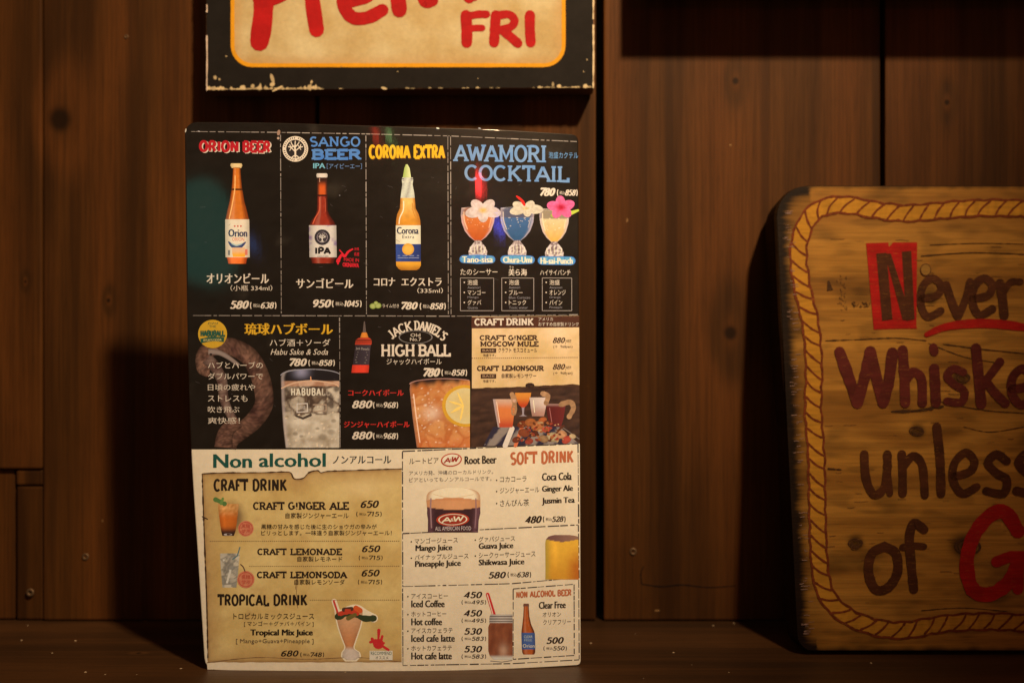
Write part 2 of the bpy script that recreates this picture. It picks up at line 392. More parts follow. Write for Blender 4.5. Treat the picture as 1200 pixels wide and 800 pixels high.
        s.slab(tax, b+Wd*0.02, ty0+dy+H*0.06, tx1-Wd*0.10, ty1+dy-H*0.02, col, 0.20, 0.45, 0, slope, 0.2, 0.05)
        s.slab(')', tx1-Wd*0.07, ty0+dy, tx1, ty1+dy, col, 0.13, 0.6, 0, slope)
        s.inp = False; s.mark()
    def build(s, name, parent, mat=None, label=None, whole=False):
        if name in ('price', 'caption', 'title') and len(s.marks) > 1 and not whole:
            a, b = 0, 0
            for n, (v, f) in enumerate(s.marks):
                if n == len(s.marks)-1: v, f = len(s.v), len(s.f)
                o = mesh(name, s.v[a:v], [tuple(i-a for i in q) for q in s.f[b:f]], mat or M_INK, parent, s.c[a:v]); a, b = v, f
            return o
        return mesh(name, s.v, s.f, mat or M_INK, parent, s.c, False, label)

def box(name, x0, x1, y0, y1, z0, z1, mat, parent=None, bev=0.0015, cols=None, label=None):
    bm = bmesh.new(); bmesh.ops.create_cube(bm, size=1)
    for v in bm.verts: v.co = Vector(((x0+x1)/2+v.co.x*(x1-x0), (y0+y1)/2+v.co.y*(y1-y0), (z0+z1)/2+v.co.z*(z1-z0)))
    if bev: bmesh.ops.bevel(bm, geom=bm.edges[:], offset=bev, segments=2, affect='EDGES', profile=0.6)
    off = wloc(parent)
    for v in bm.verts: v.co -= off
    me = bpy.data.meshes.new(name); bm.to_mesh(me); bm.free(); me.materials.append(mat)
    o = link(name, me, parent)
    if label: o['label'] = label
    return o
def extrude_outline(name, P, Df, thick, mat, parent, bev=0.003, dirn=Vector((0, 1, 0)), colf=None, label=None):
    """solid board: outline P in photo coordinates on surface Df, extruded away from the viewer"""
    pts = [un(x, y, Df(x, y)) for x, y in P]; off = wloc(parent)
    bm = bmesh.new(); f = bm.faces.new([bm.verts.new(p-off) for p in pts]); f.normal_update()
    if f.normal.y > 0: f.normal_flip()
    r = bmesh.ops.extrude_face_region(bm, geom=[f]); vs = [e for e in r['geom'] if isinstance(e, bmesh.types.BMVert)]
    bmesh.ops.translate(bm, verts=vs, vec=dirn*thick)
    bmesh.ops.recalc_face_normals(bm, faces=bm.faces[:])
    if bev:
        ed = [e for e in bm.edges if len(e.link_faces) == 2 and e.calc_face_angle() > 1.0]
        bmesh.ops.bevel(bm, geom=ed, offset=bev, segments=3, affect='EDGES', profile=0.5)
    if colf:
        la = bm.verts.layers.float_color.new('Col')
        for v in bm.verts: c = colf(v.co+off); v[la] = (c[0], c[1], c[2], 1)
    me = bpy.data.meshes.new(name); bm.to_mesh(me); bm.free(); me.materials.append(mat)
    o = link(name, me, parent)
    if label: o['label'] = label
    return o

def X(px, D=DW): return (px-600)/FPX*D
def Z(py, D=DW): return (400-py)/FPX*D

# ------------------------------------------------------------------ wall of vertical planks
wall = bpy.data.objects.new('wall', None); wall.location = (0, DW, -HS); C.objects.link(wall)
wall['kind'] = 'structure'; wall['label'] = 'wall of wide dark stained vertical planks'
box('backing', -0.95, 1.25, DW+0.0185, DW+0.030, -HS+0.001, 1.0, M_GAP, wall, 0)
def plank(x0, x1, z0=-HS+0.001, z1=1.0, dy=0.0, dx=0.0):
    o = box('plank', x0, x1, DW+dy, DW+0.018+dy*0.5, z0, z1, M_WALL, wall, 0.0018); return o
planks = []
planks.append(plank(X(-272), X(49.4), z0=Z(549), dy=-0.0008))
planks.append(plank(X(50.4), X(369.5)))
planks.append(plank(X(373.5), X(698.5), dy=0.0003))
planks.append(plank(X(707.5), X(1032)))
planks.append(plank(X(1037.5), X(1362), dy=0.0002))
planks.append(plank(X(1366), X(1690)))
planks.append(plank(X(-600), X(-276)))
low1 = plank(X(-272), X(15), z1=Z(550.5), dy=0.0035)
low2 = plank(X(18), X(49.5), z1=Z(570), dy=0.002)
low3 = plank(X(18), X(49.5), z0=Z(568.5), z1=Z(550.5), dy=0.0012)
for o, t in ((low1, 'narrow patch board at the lower left'), (low2, 'short block under the cut plank end')): o['label'] = t
def screw(px, py, parent, r=0.0028):
    c = un(px, py, DW); vs = []; fs = []; n = 14; par = wloc(parent)
    prof = [(0.25, 0.0006), (0.55, -0.0004), (1.0, -0.0008), (1.15, 0.0002)]
    for q, dy in prof:
        for i in range(n): vs.append(c+Vector((r*q*math.cos(i*6.2832/n), dy, r*q*math.sin(i*6.2832/n))))
    for k in range(len(prof)-1):
        for i in range(n): fs.append((k*n+i, k*n+(i+1) % n, (k+1)*n+(i+1) % n, (k+1)*n+i))
    fs.append(tuple(range(n))); return mesh('screw', vs, fs, M_METAL, parent, smooth=True)
screw(100, 652, planks[1]); screw(35, 694, low2, 0.0032); screw(742, 646, planks[3], 0.0030); screw(148, 43, planks[1], 0.0016)
# dents and scratches that show pale wood, and the scored line low on the third plank
mk = Ink(D_wall, 4)
for (x, y, w, h) in ((856, 170, 3, 2), (735, 258, 2, 5), (640, 60, 2, 2), (770, 715, 7, 2), (120, 610, 2, 3), (170, 728, 3, 2), (1043, 250, 2, 2)):
    mk.ell(x, y, w*0.5, h*0.5, K(120, 80, 40), 7, 1)
mk.build('scuff', planks[3], M_PAINT)
sc = Ink(D_wall, 3)
sc.rib(smooth_path([(752, 684), (775, 687), (800, 685), (830, 688), (862, 686)]), lambda t: 1.6-abs(t-.4)*1.5, K(18, 9, 5), wob=.8)
sc.rib(smooth_path([(752, 684), (751, 672), (754, 664)]), 1.0, K(18, 9, 5), wob=.8)
sc.build('crack', planks[3], M_PAINT)

# ------------------------------------------------------------------ shelf
shelf = bpy.data.objects.new('shelf', None); shelf.location = (0, 0.72, -HS); C.objects.link(shelf)
shelf['kind'] = 'structure'; shelf['label'] = 'dark wooden shelf board in front of the plank wall'
box('shelf_board', -0.95, 1.25, 0.665, DW+0.03, -HS-0.028, -HS, M_SHELF, shelf, 0.002)
box('shelf_board', -0.95, 1.25, 0.42, 0.6635, -HS-0.028, -HS-0.0005, M_SHELF, shelf, 0.002)
cr = []; cf = []
for i in range(34):
    x = random.uniform(-0.45, 0.55); y = random.uniform(0.73, 0.885); r = random.uniform(0.0004, 0.0012); b = len(cr)
    for a in range(5): cr.append((x+r*math.cos(a*1.2566+i)*random.uniform(.6, 1.5), y+r*math.sin(a*1.2566+i), -HS+0.0001))
    cr.append((x, y, -HS+r*0.6)); cf += [(b+a, b+(a+1) % 5, b+5) for a in range(5)]
cm = mesh('crumbs', cr, cf, M_PAINT, shelf, [K(150, 115, 75)]*len(cr)); cm['kind'] = 'stuff'

# ------------------------------------------------------------------ sign at the top
fri = thing('painted_sign', (X(468, .865), .8895, Z(-190, .865)), 'black edged painted sign reading FRI in red on cream, on the wall above the menu', 'sign', None)
fr_out = [(240.5, -230), (697, -230), (697, 104), (690, 105), (241, 106.5)]
extrude_outline('sign_board', [(241, -230), (696.5, -230), (696.5, 103.5), (241, 106)], D_fri, 0.0235, M_EDGE, fri, 0.0012)
def blackp(x, y): return mul(K(50, 40, 30), 0.26*(1+0.35*fb(x, y, .05)+0.15*nz(x, y, .6)))
b1 = Ink(D_fri, 2); b1.patch((242, -229), (695.5, -229), (695.3, 102.3), (242, 105), blackp, 5,
    lambda x, y, u, v: (x+(0.8*nz(y, 3, .3) if u in (0, 1) else 0), y+(0.9*nz(x, 5, .35) if v in (0, 1) else 0)))
b1.build('black_border', fri, M_PAINT)
def rr(x0, y0, x1, y1, r, n=7):
    P = []
    for cx, cy, a in ((x1-r, y1-r, 0), (x0+r, y1-r, 90), (x0+r, y0+r, 180), (x1-r, y0+r, 270)):
        for i in range(n+1): t = math.radians(a+90*i/n); P.append((cx+r*math.cos(t), cy+r*math.sin(t)))
    return P+[P[0]]
def cream(x, y):
    c = mix(K(182, 150, 96), K(164, 126, 70), 0.5+1.5*fb(x, y, .018, 3)); c = mix(c, K(132, 90, 48), 0.30*sm(.25, .7, fb(x*2.2, y*.4, .06, 9)))
    e = min(x-275, 658-x, 74-y); return mix(mix(c, K(165, 112, 54), .5), c, sm(0, 14, e))
cr_ = Ink(D_fri, 4)
def row_prof():
    P = []; r = 22
    for i in range(60):
        y = -205+ (76+205)*i/59; d = max(0, r-(76-y), r-(y+205)); k = r-math.sqrt(max(0, r*r-d*d)); P.append((y, 272+k, 660-k))
    return P
cr_.rows(row_prof(), lambda u, y, x: cream(x, y), 80, 4); cr_.build('cream_panel', fri, M_PAINT)
yl = Ink(D_fri, 6); yl.rib(rr(272.5, -206, 660.5, 76.5, 23), 4.6, lambda x, y: mul(K(196, 122, 18), 1+.12*fb(x, y, .1)), wob=.12); yl.build('yellow_line', fri, M_PAINT)
def red(x, y): return mul(K(150, 17, 14), 1+.22*fb(x, y, .06)+.1*nz(x, y, .7))
lt = Ink(D_fri, 8)
B = lambda P, w, wob=.10: lt.rib(smooth_path(P), w, red, wob=wob)
B([(312, -60), (310, -20), (308, 20), (304, 49)], lambda t: 21+5*t-3*t*t)                 # P stem
B([(300, -56), (345, -58), (352, -30), (330, -8), (306, 0)], 20)
B([(364, -34), (366, 0), (371, 35)], 18); B([(366, -18), (380, -34), (396, -32)], 14)       # r
B([(405, 4), (432, -4), (440, -22), (424, -34)], 13); B([(424, -34), (408, -22), (402, 2), (412, 20), (430, 21), (448, 12)], 15)  # e
B([(462, -30), (466, -5), (468, 12)], 18); B([(466, -14), (482, -30), (494, -12), (498, 2), (507, 1)], 14); 
B([(504, 0), (512, -26), (528, -28), (540, -12), (550, -2)], 12)
B([(566, -30), (560, -14), (556, -3)], 9)
lt.build('lettering', fri, M_PAINT, 'large red brush letters cut by the frame')
lt = Ink(D_fri, 8)
B([(546, 18), (547, 34), (547, 50)], 13, .08); B([(545, 20), (560, 17), (570, 17)], 9); B([(547, 34), (558, 33), (565, 33)], 8)
B([(581, 18), (580, 34), (579, 50)], 12); B([(580, 19), (596, 17), (603, 24), (598, 32), (582, 36)], 9.5); B([(588, 35), (598, 43), (607, 51)], 11)
B([(621, 18), (621, 34), (622, 50)], 12)
lt.build('word_fri', fri, M_PAINT, 'small red brush word FRI')
ch = Ink(D_fri, 9)
chip = lambda: mul(K(186, 148, 94), random.uniform(.55, 1.05))
x = 243.0
while x < 695:                                                        # chipped paint along the bottom edge
    big = x < 372; w = random.uniform(2, 6); h = random.uniform(.4, 3.5)*(1.5 if big else .55)
    if big or random.random() < (.6 if x > 620 else .22): 
        y = 105.2-(x-242)*.006; ch.rib([(x, y-h*.35), (x+w*.5, y-h*.5), (x+w, y-h*.2)], lambda t, h=h: max(.5, h*(1-abs(t-.5))), chip(), wob=1.5, sub=2)
    x += w*.8
for (x, y, w, h) in ((319, 92, 4, 12), (319, 99, 6, 5), (252, 91, 4, 5), (257, 93, 3, 3), (296, 101, 5, 5), (284, 102, 8, 4), (365, 96, 3, 4), (648, 99, 3, 6), (655, 101, 6, 4), (686, 101, 6, 5), (450, 103.5, 8, 3), (400, 78, 1.4, 1.4), (265, 66, 2, 2), (688, 70, 1.5, 2), (684, 84, 1.2, 1.6), (466, 84, 1.5, 1.3), (560, 92, 1.2, 1.2), (325, 104, 15, 2.5)):
    ch.ell(x, y, w*.5*random.uniform(.8, 1.1), h*.5, chip(), 7, 1, random.uniform(-.5, .5))
for s0, s1 in ((6, 14), (42, 100), (-60, -20), (100, 106)): ch.rib([(242.3, s0), (242.6, (s0+s1)/2), (242.2, s1)], 1.3, K(200, 160, 120), wob=1.2, sub=4)
for s0, s1 in ((-40, 22), (30, 103)): ch.rib([(695.4, s0), (695.6, (s0+s1)/2), (695.2, s1)], 1.5, K(205, 165, 110), wob=.9, sub=4)
ch.build('chipped_paint', fri, M_PAINT)['kind'] = 'stuff'

# sign further up on the right: only its shadow reaches the picture
up = thing('hanging_sign', (0.45, DW-0.001, 0.305), 'thick dark wooden sign fixed high on the wall at the right, throwing a broad shadow', 'sign')
box('sign_board', 0.119, 0.80, DW-0.050, DW-0.0025, 0.304, 0.56, M_EDGE, up, 0.002)

# ------------------------------------------------------------------ rope bordered board leaning on the right
rp = thing('rope_bordered_board', (X(1180, .80), .80, -HS), 'thick weathered board with painted rope border and whiskey saying, leaning on the wall', 'sign')
O = []
R = 42
L0, L1, T0, B0, R0 = 907, 934, 216, 771, 1455
for i in range(9): a = math.radians(180+90*i/8); O.append((L0+R*1.0+R*math.cos(a), T0+R*.95+R*.95*math.sin(a)))
for i in range(9): a = math.radians(270+90*i/8); O.append((R0-8-R+R*math.cos(a), T0+R+R*math.sin(a)))
for i in range(9): a = math.radians(90*i/8); O.append((R0+12-R+R*math.cos(a), B0-5-20+20*math.sin(a)))
for i in range(7): a = math.radians(90+90*i/6); O.append((L1+24+24*math.cos(a), B0-8-22+22*math.sin(a)))
for f in (.75, .5, .25): O.append((L0+(L1-L0)*(1-f)*0.0+(L1-L0)*f-1.5*math.sin(f*9), 261+(741-261)*f))
def charc(x, y):
    """how the wood is scorched towards the rim"""
    ex = 907+(y-219)/552*27; e = x-ex; et = y-216; eb = 765-y
    if x < ex+42 and y < 258: e = min(e, 42-math.hypot(ex+42-x, 258-y))
    if x < ex+24 and y > 741: e = min(e, 24-math.hypot(ex+24-x, y-741))
    k = sm(7, 21+4*nz(x, y, .05), e+4*nz(y, 1.5, .07)+4.5*nz(y, 4.5, .41)); k *= .72+.28*sm(20, 48, e+6*nz(y, 2, .05))
    k *= .25+.75*sm(0, 8, et+3*nz(x, 2, .1)); k *= sm(0, 12, eb+4*nz(x, 4, .06))
    k *= 1-.45*sm(.05, .5, fb(x*.5, y, .022, 51)); k *= 1-.25*sm(.1, .4, nz(x*.3, y, .09, 77))
    return mix((.022, .018, .03), (1, 1, 1), k)
def boardcol(p): D = p.y; px = 600+p.x/D*FPX; py = 400-p.z/D*FPX; return mul(charc(px, py), .25)
lean = Vector((0, 1, -0.157)).normalized()
body = extrude_outline('board_body', O, D_board, 0.034, M_BOARD, rp, 0.0045, lean, lambda p: (.05, .04, .038))
# keep the foot of the board on the shelf
mz = min(v.co.z for v in body.data.vertices)
for v in body.data.vertices: v.co.z = max(v.co.z, 0.0004)
# face with scorched rim, laid on the front of the body
fc = Ink(D_board, 1, .0002)
def fprof():
    P = []
    for i in range(360):
        y = 218.5+(761.5-218.5)*i/359; d = max(0, 38-(y-218)); k = 38-math.sqrt(max(0, 38*38-d*d)); d2 = max(0, 20-(763-y)); k += 20-math.sqrt(max(0, 400-d2*d2))
        P.append((y, 911+(y-219)/552*27+k-2, 1448-k*.8))
    return P
_p = fprof(); ys = [q[0] for q in _p]; g = []; NU = 130
for j, (y, xl, xr) in enumerate(_p):
    for i in range(NU+1):
        u = (i/NU)**1.9; x = xl+(xr-xl)*u; g.append(fc.p(x, y, mul(charc(x, y), 1.0)))
for j in range(len(_p)-1):
    for i in range(NU): q = j*(NU+1)+i; fc.f.append((g[q+NU+1], g[q+NU+2], g[q+1], g[q]))
fc.build('board_face', rp, M_BOARD)
# rope
path = [(1460, 246), (1400, 250), (1340, 245), (1280, 250), (1215, 246), (1190, 244), (1140, 244), (1100, 247), (1060, 250), (1025, 246), (990, 240), (965, 243), (948, 256), (938, 280), (936, 305), (941, 340), (950, 380), (954, 430), (953, 480), (957, 540), (958, 600), (960, 650), (966, 690), (985, 716), (1020, 733), (1060, 738), (1110, 730), (1160, 728), (1210, 730), (1280, 733), (1340, 728), (1400, 732)]
path = smooth_path(path, 8)
def resamp(P, st):
    Q = [P[0]]; acc = 0
    for a, b in zip(P, P[1:]):
        d = math.hypot(b[0]-a[0], b[1]-a[1]); t = st-acc
        while t <= d: Q.append((a[0]+(b[0]-a[0])*t/d, a[1]+(b[1]-a[1])*t/d)); t += st
        acc = (acc+d) % st
    return Q
path = resamp(path, 3.0)
def yel(x, y): return mul(K(148, 92, 20), (.98+.25*fb(x, y, .05)+.2*nz(x, y, .35)))
def brn(x, y): return mul(K(88, 34, 10), 1.0+.5*nz(x, y, .2))
ro = Ink(D_board, 2, .0002); ro.rib(path, 17, yel, cap=False, wob=.18, sub=4); ro.build('rope_fill', rp, M_STAIN)
rl = Ink(D_board, 3, .0002)
def nor(i):
    a = path[max(0, i-2)]; b = path[min(len(path)-1, i+2)]; d = math.hypot(b[0]-a[0], b[1]-a[1]); return ((b[0]-a[0])/d, (b[1]-a[1])/d)
for sg in (-1, 1):
    q = []
    for i in range(0, len(path)):
        t = nor(i); s_ = path[i]; bulge = 8.6+1.5*abs(math.sin(i*math.pi/8.0+(.6 if sg > 0 else 0)))+.6*nz(i, sg, .4); q.append((s_[0]-t[1]*bulge*sg, s_[1]+t[0]*bulge*sg))
    rl.rib(q, 2.7, brn, wob=.5, sub=4)
for i in range(4, len(path)-8, 6):
    n = random.uniform(3.2, 4.6)
    t = nor(i); a = (path[i][0]-t[1]*8, path[i][1]+t[0]*8); j = min(len(path)-1, int(i+n+1)); t2 = nor(j); b = (path[j][0]+t2[1]*8, path[j][1]-t2[0]*8)
    m = ((a[0]+b[0])/2+random.uniform(-1, 1)+t[0]*1.6, (a[1]+b[1])/2+t[1]*1.6)
    rl.rib(smooth_path([a, m, b], 4), lambda s: 1.9+.9*random.random(), brn, wob=.4, sub=4)
rl.build('rope_outline', rp, M_STAIN)
# lettering
def brw(x, y): return mul(K(60, 26, 8), 1.0+.5*fb(x, y, .06)+.25*nz(x, y, .5))
def prp(x, y): return mul(K(72, 22, 13), 1.0+.5*fb(x, y, .06, 4)+.2*nz(x, y, .5))
def rdd(x, y): return mul(K(134, 14, 8), 1.0+.3*fb(x, y, .06, 8))
def word(name, strokes, col, label=None, layer=4):
    k = Ink(D_board, layer, .0002)
    for P, w in strokes: k.rib(smooth_path(P, 5), w, col, wob=.14, sub=4)
    k.build(name, rp, M_STAIN, label)
nb = Ink(D_board, 3, .0002)
nb.patch((1015, 285), (1041, 284), (1058, 385), (1024, 386), rdd, 5); nb.patch((1041, 290), (1047, 284), (1075, 385), (1052, 385), rdd, 5); nb.patch((1046, 284), (1075, 284), (1074, 385), (1060, 382), rdd, 5); nb.build('red_letter_ground', rp, M_STAIN)
nl = Ink(D_board, 4, .0002)
nl.patch((1027, 297), (1039, 296), (1046, 374), (1034, 376), brw, 5); nl.patch((1037, 297), (1044, 297), (1069, 375), (1058, 375), brw, 5); nl.patch((1057, 295), (1068, 294), (1072, 374), (1062, 376), brw, 5)
nl.build('letter', rp, M_STAIN, 'brown capital N on a red block')
word('word', [([(1080, 350), (1098, 346), (1103, 335), (1093, 326), (1082, 335), (1079, 355), (1087, 371), (1103, 364)], 9),
              ([(1109, 334), (1115, 352), (1122, 370)], 10), ([(1137, 330), (1132, 350), (1123, 371)], 9),
              ([(1140, 350), (1158, 346), (1163, 334), (1153, 326), (1142, 336), (1140, 355), (1148, 369), (1163, 362)], 9.5),
              ([(1172, 332), (1175, 350), (1177, 370)], 11), ([(1175, 345), (1184, 331), (1196, 330)], 8)], brw, 'brown brush letters after the red block')
word('underline', [([(1086, 392), (1108, 383), (1140, 379), (1175, 380), (1215, 386), (1235, 392)], lambda t: 3+8*math.sin(math.pi*min(1, .12+t*.85)))], rdd, 'red brush stroke under the first word')
word('word', [([(984, 412), (994, 440), (1005, 472)], 13), ([(1005, 472), (1014, 440), (1020, 412)], 13), ([(1020, 412), (1028, 445), (1035, 472)], 13), ([(1035, 472), (1042, 445), (1046, 413)], 13),
              ([(1058, 410), (1060, 440), (1061, 472)], 12), ([(1060, 448), (1070, 436), (1080, 444), (1081, 472)], 11),
              ([(1095, 432), (1096, 450), (1097, 472)], 12), ([(1094, 407), (1095, 412)], 10),
              ([(1129, 436), (1118, 432), (1110, 440), (1118, 450), (1130, 458), (1127, 471), (1110, 470)], 9.5),
              ([(1144, 408), (1147, 440), (1150, 473)], 12.5), ([(1172, 424), (1160, 440), (1151, 450)], 10), ([(1155, 446), (1166, 460), (1178, 472)], 11),
              ([(1186, 456), (1204, 452), (1208, 440), (1198, 432), (1187, 442), (1186, 460), (1196, 474), (1212, 468)], 10.5),
              ([(1224, 434), (1230, 452), (1240, 462)], 10), ([(1250, 434), (1242, 462), (1228, 492)], 10)], prp, 'brown brush word Whiskey')
word('word', [([(1013, 532), (1015, 560), (1024, 579), (1036, 572), (1040, 550), (1040, 532)], 10), ([(1040, 552), (1042, 568), (1043, 578)], 8),
              ([(1057, 532), (1058, 555), (1058, 578)], 10), ([(1058, 548), (1070, 534), (1081, 545), (1084, 580)], 9.5),
              ([(1098, 500), (1102, 540), (1103, 578)], 10.5),
              ([(1118, 558), (1137, 552), (1142, 540), (1132, 530), (1119, 542), (1117, 562), (1128, 578), (1145, 570)], 9.5),
              ([(1180, 540), (1168, 532), (1158, 542), (1168, 554), (1180, 562), (1176, 578), (1156, 575)], 10),
              ([(1216, 540), (1204, 532), (1194, 542), (1204, 554), (1216, 562), (1212, 578), (1192, 575)], 11)], brw, 'brown brush word unless')
word('word', [([(1037, 640), (1022, 648), (1018, 670), (1026, 690), (1041, 688), (1052, 670), (1050, 648), (1037, 640)], 11),
              ([(1083, 620), (1072, 613), (1066, 628), (1068, 660), (1071, 690)], 11), ([(1058, 641), (1070, 639), (1083, 640)], 8)], brw, 'brown brush word of')
word('letter', [([(1193, 622), (1178, 600), (1160, 604), (1141, 628), (1133, 660), (1140, 690), (1160, 696), (1182, 682), (1193, 660)], 17), ([(1168, 658), (1185, 652), (1200, 652)], 13), ([(1194, 655), (1193, 690)], 13)], rdd, 'large red capital letter at the lower right')
word('word', [([(1230, 600), (1232, 650), (1236, 690)], 13), ([(1262, 650), (1248, 662), (1252, 690), (1270, 685), (1276, 655)], 12), ([(1310, 650), (1296, 662), (1304, 674), (1300, 692)], 12)], rdd)
# old stamps, cracks and the drilled hole
ag = Ink(D_board, 3, .0002); ink = K(52, 28, 10)
for P, w in (([(968, 399), (1000, 398), (1050, 396), (1085, 399)], 1.1), ([(1105, 403), (1150, 409), (1200, 414)], 1.2), ([(1088, 402), (1130, 418), (1170, 425)], .8), ([(971, 549), (986, 550)], 1.8), ([(1045, 482), (1075, 481), (1105, 476)], 3), ([(1100, 470), (1150, 480), (1200, 484)], 1), ([(1200, 500), (1160, 506), (1130, 500)], .9), ([(1080, 715), (1130, 712), (1180, 716)], .8), ([(1080, 300), (1140, 296), (1200, 298)], 1.2), ([(1090, 287), (1150, 285), (1200, 286)], .8)):
    ag.rib(smooth_path(P), w, ink, wob=1.2, sub=3)
for i in range(130):
    x = random.uniform(965, 1400); y = random.uniform(265, 715); w = random.uniform(3, 16); ag.rib([(x, y), (x+w*.5, y+random.uniform(-.6, .6)), (x+w, y+random.uniform(-.8, .8))], random.uniform(.25, .6), mul(ink, random.uniform(1.2, 3.2)), sub=4)
for i in range(26):
    x = 987+10*nz(i, 0, .4)+random.uniform(-3, 6); y = 322+i*1.6; ag.rib([(x, y), (x+random.uniform(-2, 3), y+random.uniform(1, 3))], .5, mul(ink, 1.6))
for i in range(16): x = 1003+random.uniform(-5, 16); ag.rib([(x, 357+random.uniform(-4, 4)), (x+2, 357+random.uniform(-3, 3))], .7, ink)
ag.rib([(971, 329), (973, 340)], lambda t: 2+5*t, ink, cap=False)
for cx, cy, r in ((1075, 505, 9), (1128, 443, 10), (1003, 636, 9), (1002, 641, 5), (1135, 640, 16)):
    for q in range(3): ag.ell(cx+random.uniform(-1, 1), cy, r*(1-.28*q), r*.62*(1-.28*q), mul(ink, 1.6+q*.3), 16, 1, random.uniform(-.2, .2), .82)
ag.build('age_marks', rp, M_STAIN)['kind'] = 'stuff'
sk = Ink(D_board, 3, .0002)
for i in range(90):
    y = random.uniform(245, 745); x = 907+(y-219)/552*27+random.uniform(7, 17); w = random.uniform(2, 8); sk.rib([(x, y), (x+w*.5, y+random.uniform(-.4, .3)), (x+w, y+random.uniform(-1, .3))], random.uniform(.3, .8), K(120, 86, 64), sub=3)
sk.build('scraped_edge', rp, M_STAIN)['kind'] = 'stuff'
pg = Ink(D_board, 5, .0002); pg.ell(1085, 316, 6, 7, K(120, 78, 26), 16, 2); pg.ell(1085, 316, 6.4, 7.4, K(70, 36, 12), 16, 1, 0, .85); pg.build('plug', rp, M_STAIN, 'pale wooden plug by the red block')

# ------------------------------------------------------------------ the laminated menu sheet, standing curled on the shelf
menu = thing('drinks_menu', (X(455, .757), .757, -HS), 'curled laminated drinks menu, black above and cream parchment below, standing on the shelf', 'menu')
def interp(T, t):
    for a, b in zip(T, T[1:]):
        if t <= b[0]: return a[1]+(b[1]-a[1])*max(0, (t-a[0]))/(b[0]-a[0])
    return T[-1][1]
LX = smooth_path([(143, 216.2), (160, 216.6), (370, 219.4), (524, 224), (650, 231.8), (775, 239.8), (790, 240.8)], 6)
RX = smooth_path([(143, 677.2), (170, 677.6), (300, 678.2), (520, 679.4), (650, 680), (790, 680.4)], 6)
TY = smooth_path([(0, 143.2), (.2, 144), (.4, 146.6), (.6, 149.3), (.8, 152), (1, 157.5)], 6)
BY = smooth_path([(0, 784.6), (.1, 786.2), (.3, 787.2), (.55, 786.6), (.8, 783.6), (1, 779)], 6)
def sheet_xy(u, v):
    ty, by = interp(TY, u), interp(BY, u); y = ty+(by-ty)*v
    l, r = interp(LX, y), interp(RX, y)
    dt, db = y-ty, by-y
    def ins(R, d): return 0 if d >= R else R-math.sqrt(max(0, R*R-(R-d)**2))
    l += max(ins(14, dt), ins(13, db)); r -= max(ins(8, dt), ins(5, db))
    return l+(r-l)*u, y
def splity(x): return 526.5 if x < 471 else 526.5-6.5*((x-471)/208)**1.3
def blackcol(x, y):
    c = mul((.0060, .0058, .0062), 1+.5*fb(x, y*6, .02, 2)+.35*nz(x, y, .4, 1))
    return mix(c, (.05, .05, .05), .35*sm(.3, .6, fb(x, y, .03, 31)))
def creamcol(x, y):
    return mul(K(222, 194, 150), 1+.10*fb(x, y, .03, 5)+.05*nz(x, y, .5, 2))
def sheetcol(x, y): return creamcol(x, y) if y > splity(x) else blackcol(x, y)
NU, NV = 96, 150
us = [0, .003, .008, .016, .03]+[.03+.94*i/(NU) for i in range(1, NU+1)]+[.984, .992, .997, 1]
vs_ = [0, .0015, .004, .008, .014, .022]+[.022+.956*i/NV for i in range(1, NV+1)]+[.986, .992, .996, .9985, 1]
V = []; F = []; CC = []
TH = 0.0009
for side in (0, 1):
    for v in vs_:
        for u in us:
            x, y = sheet_xy(u, v); V.append(un(x, y, D_menu(x, y)+side*TH)); CC.append(sheetcol(x, y) if side == 0 else K(205, 180, 150))
nu, nv = len(us), len(vs_)
for j in range(nv-1):
    for i in range(nu-1):
        q = j*nu+i; F.append((q, q+nu, q+nu+1, q+1)); q += nu*nv; F.append((q+1, q+nu+1, q+nu, q))
edge = [i for i in range(nu)]+[j*nu+nu-1 for j in range(1, nv)]+[(nv-1)*nu+i for i in range(nu-2, -1, -1)]+[j*nu for j in range(nv-2, 0, -1)]
for a, b in zip(edge, edge[1:]+edge[:1]): F.append((a, b, b+nu*nv, a+nu*nv))
zmin = min(p.z for p in V)
sheet = mesh('menu_sheet', V, F, M_INK, menu, CC, True)

k = Ink(D_menu, .5); k.patch((224.5, 519), (470.5, 519), (471, 526.4), (224.8, 526.4), blackcol, 5); k.patch((470.5, 519), (679.2, 513), (679.3, 519.6), (471, 526.4), blackcol, 5, lambda x, y, u, v: (x, y+(5.5*(u-u**1.3) if v == 1 else 0)))
k.patch((224.8, 526.4), (471, 526.4), (471, 531), (225.2, 531), creamcol, 5); k.patch((471, 526.4), (679.3, 519.6), (679.4, 525), (471, 531), creamcol, 5, lambda x, y, u, v: (x, y+(5.5*(u-u**1.3) if v == 0 else 0)))
k.build('printed_band', menu)
WHT = K(208, 182, 148); GRY = K(120, 105, 92); BLK = (.018, .015, .014); DIMW = K(170, 150, 128)
def panel(label, a, b, c, d, col, step=7):
    k = Ink(D_menu, 1); k.patch(a, b, c, d, col, step); return k.build('menu_panel', menu, None, label)
def fr(pan, lines, w=.75, dash=True, col=K(150, 130, 108), name='frame_line'):
    k = Ink(D_menu, 3)
    for (x0, y0, x1, y1) in lines:
        d = math.hypot(x1-x0, y1-y0); t = 0
        while t < d:
            L = random.uniform(3, 16) if dash else d
            if t+L > d: L = d-t
            a = (x0+(x1-x0)*t/d, y0+(y1-y0)*t/d); b = (x0+(x1-x0)*(t+L)/d, y0+(y1-y0)*(t+L)/d)
            k.rib([a, b], w*(random.uniform(.7, 1.5) if dash else 1), mul(col, random.uniform(.7, 1.1)) if dash else col, cap=False)
            t += L+(random.uniform(.5, 3) if dash else 0)
    return k.build(name, pan)
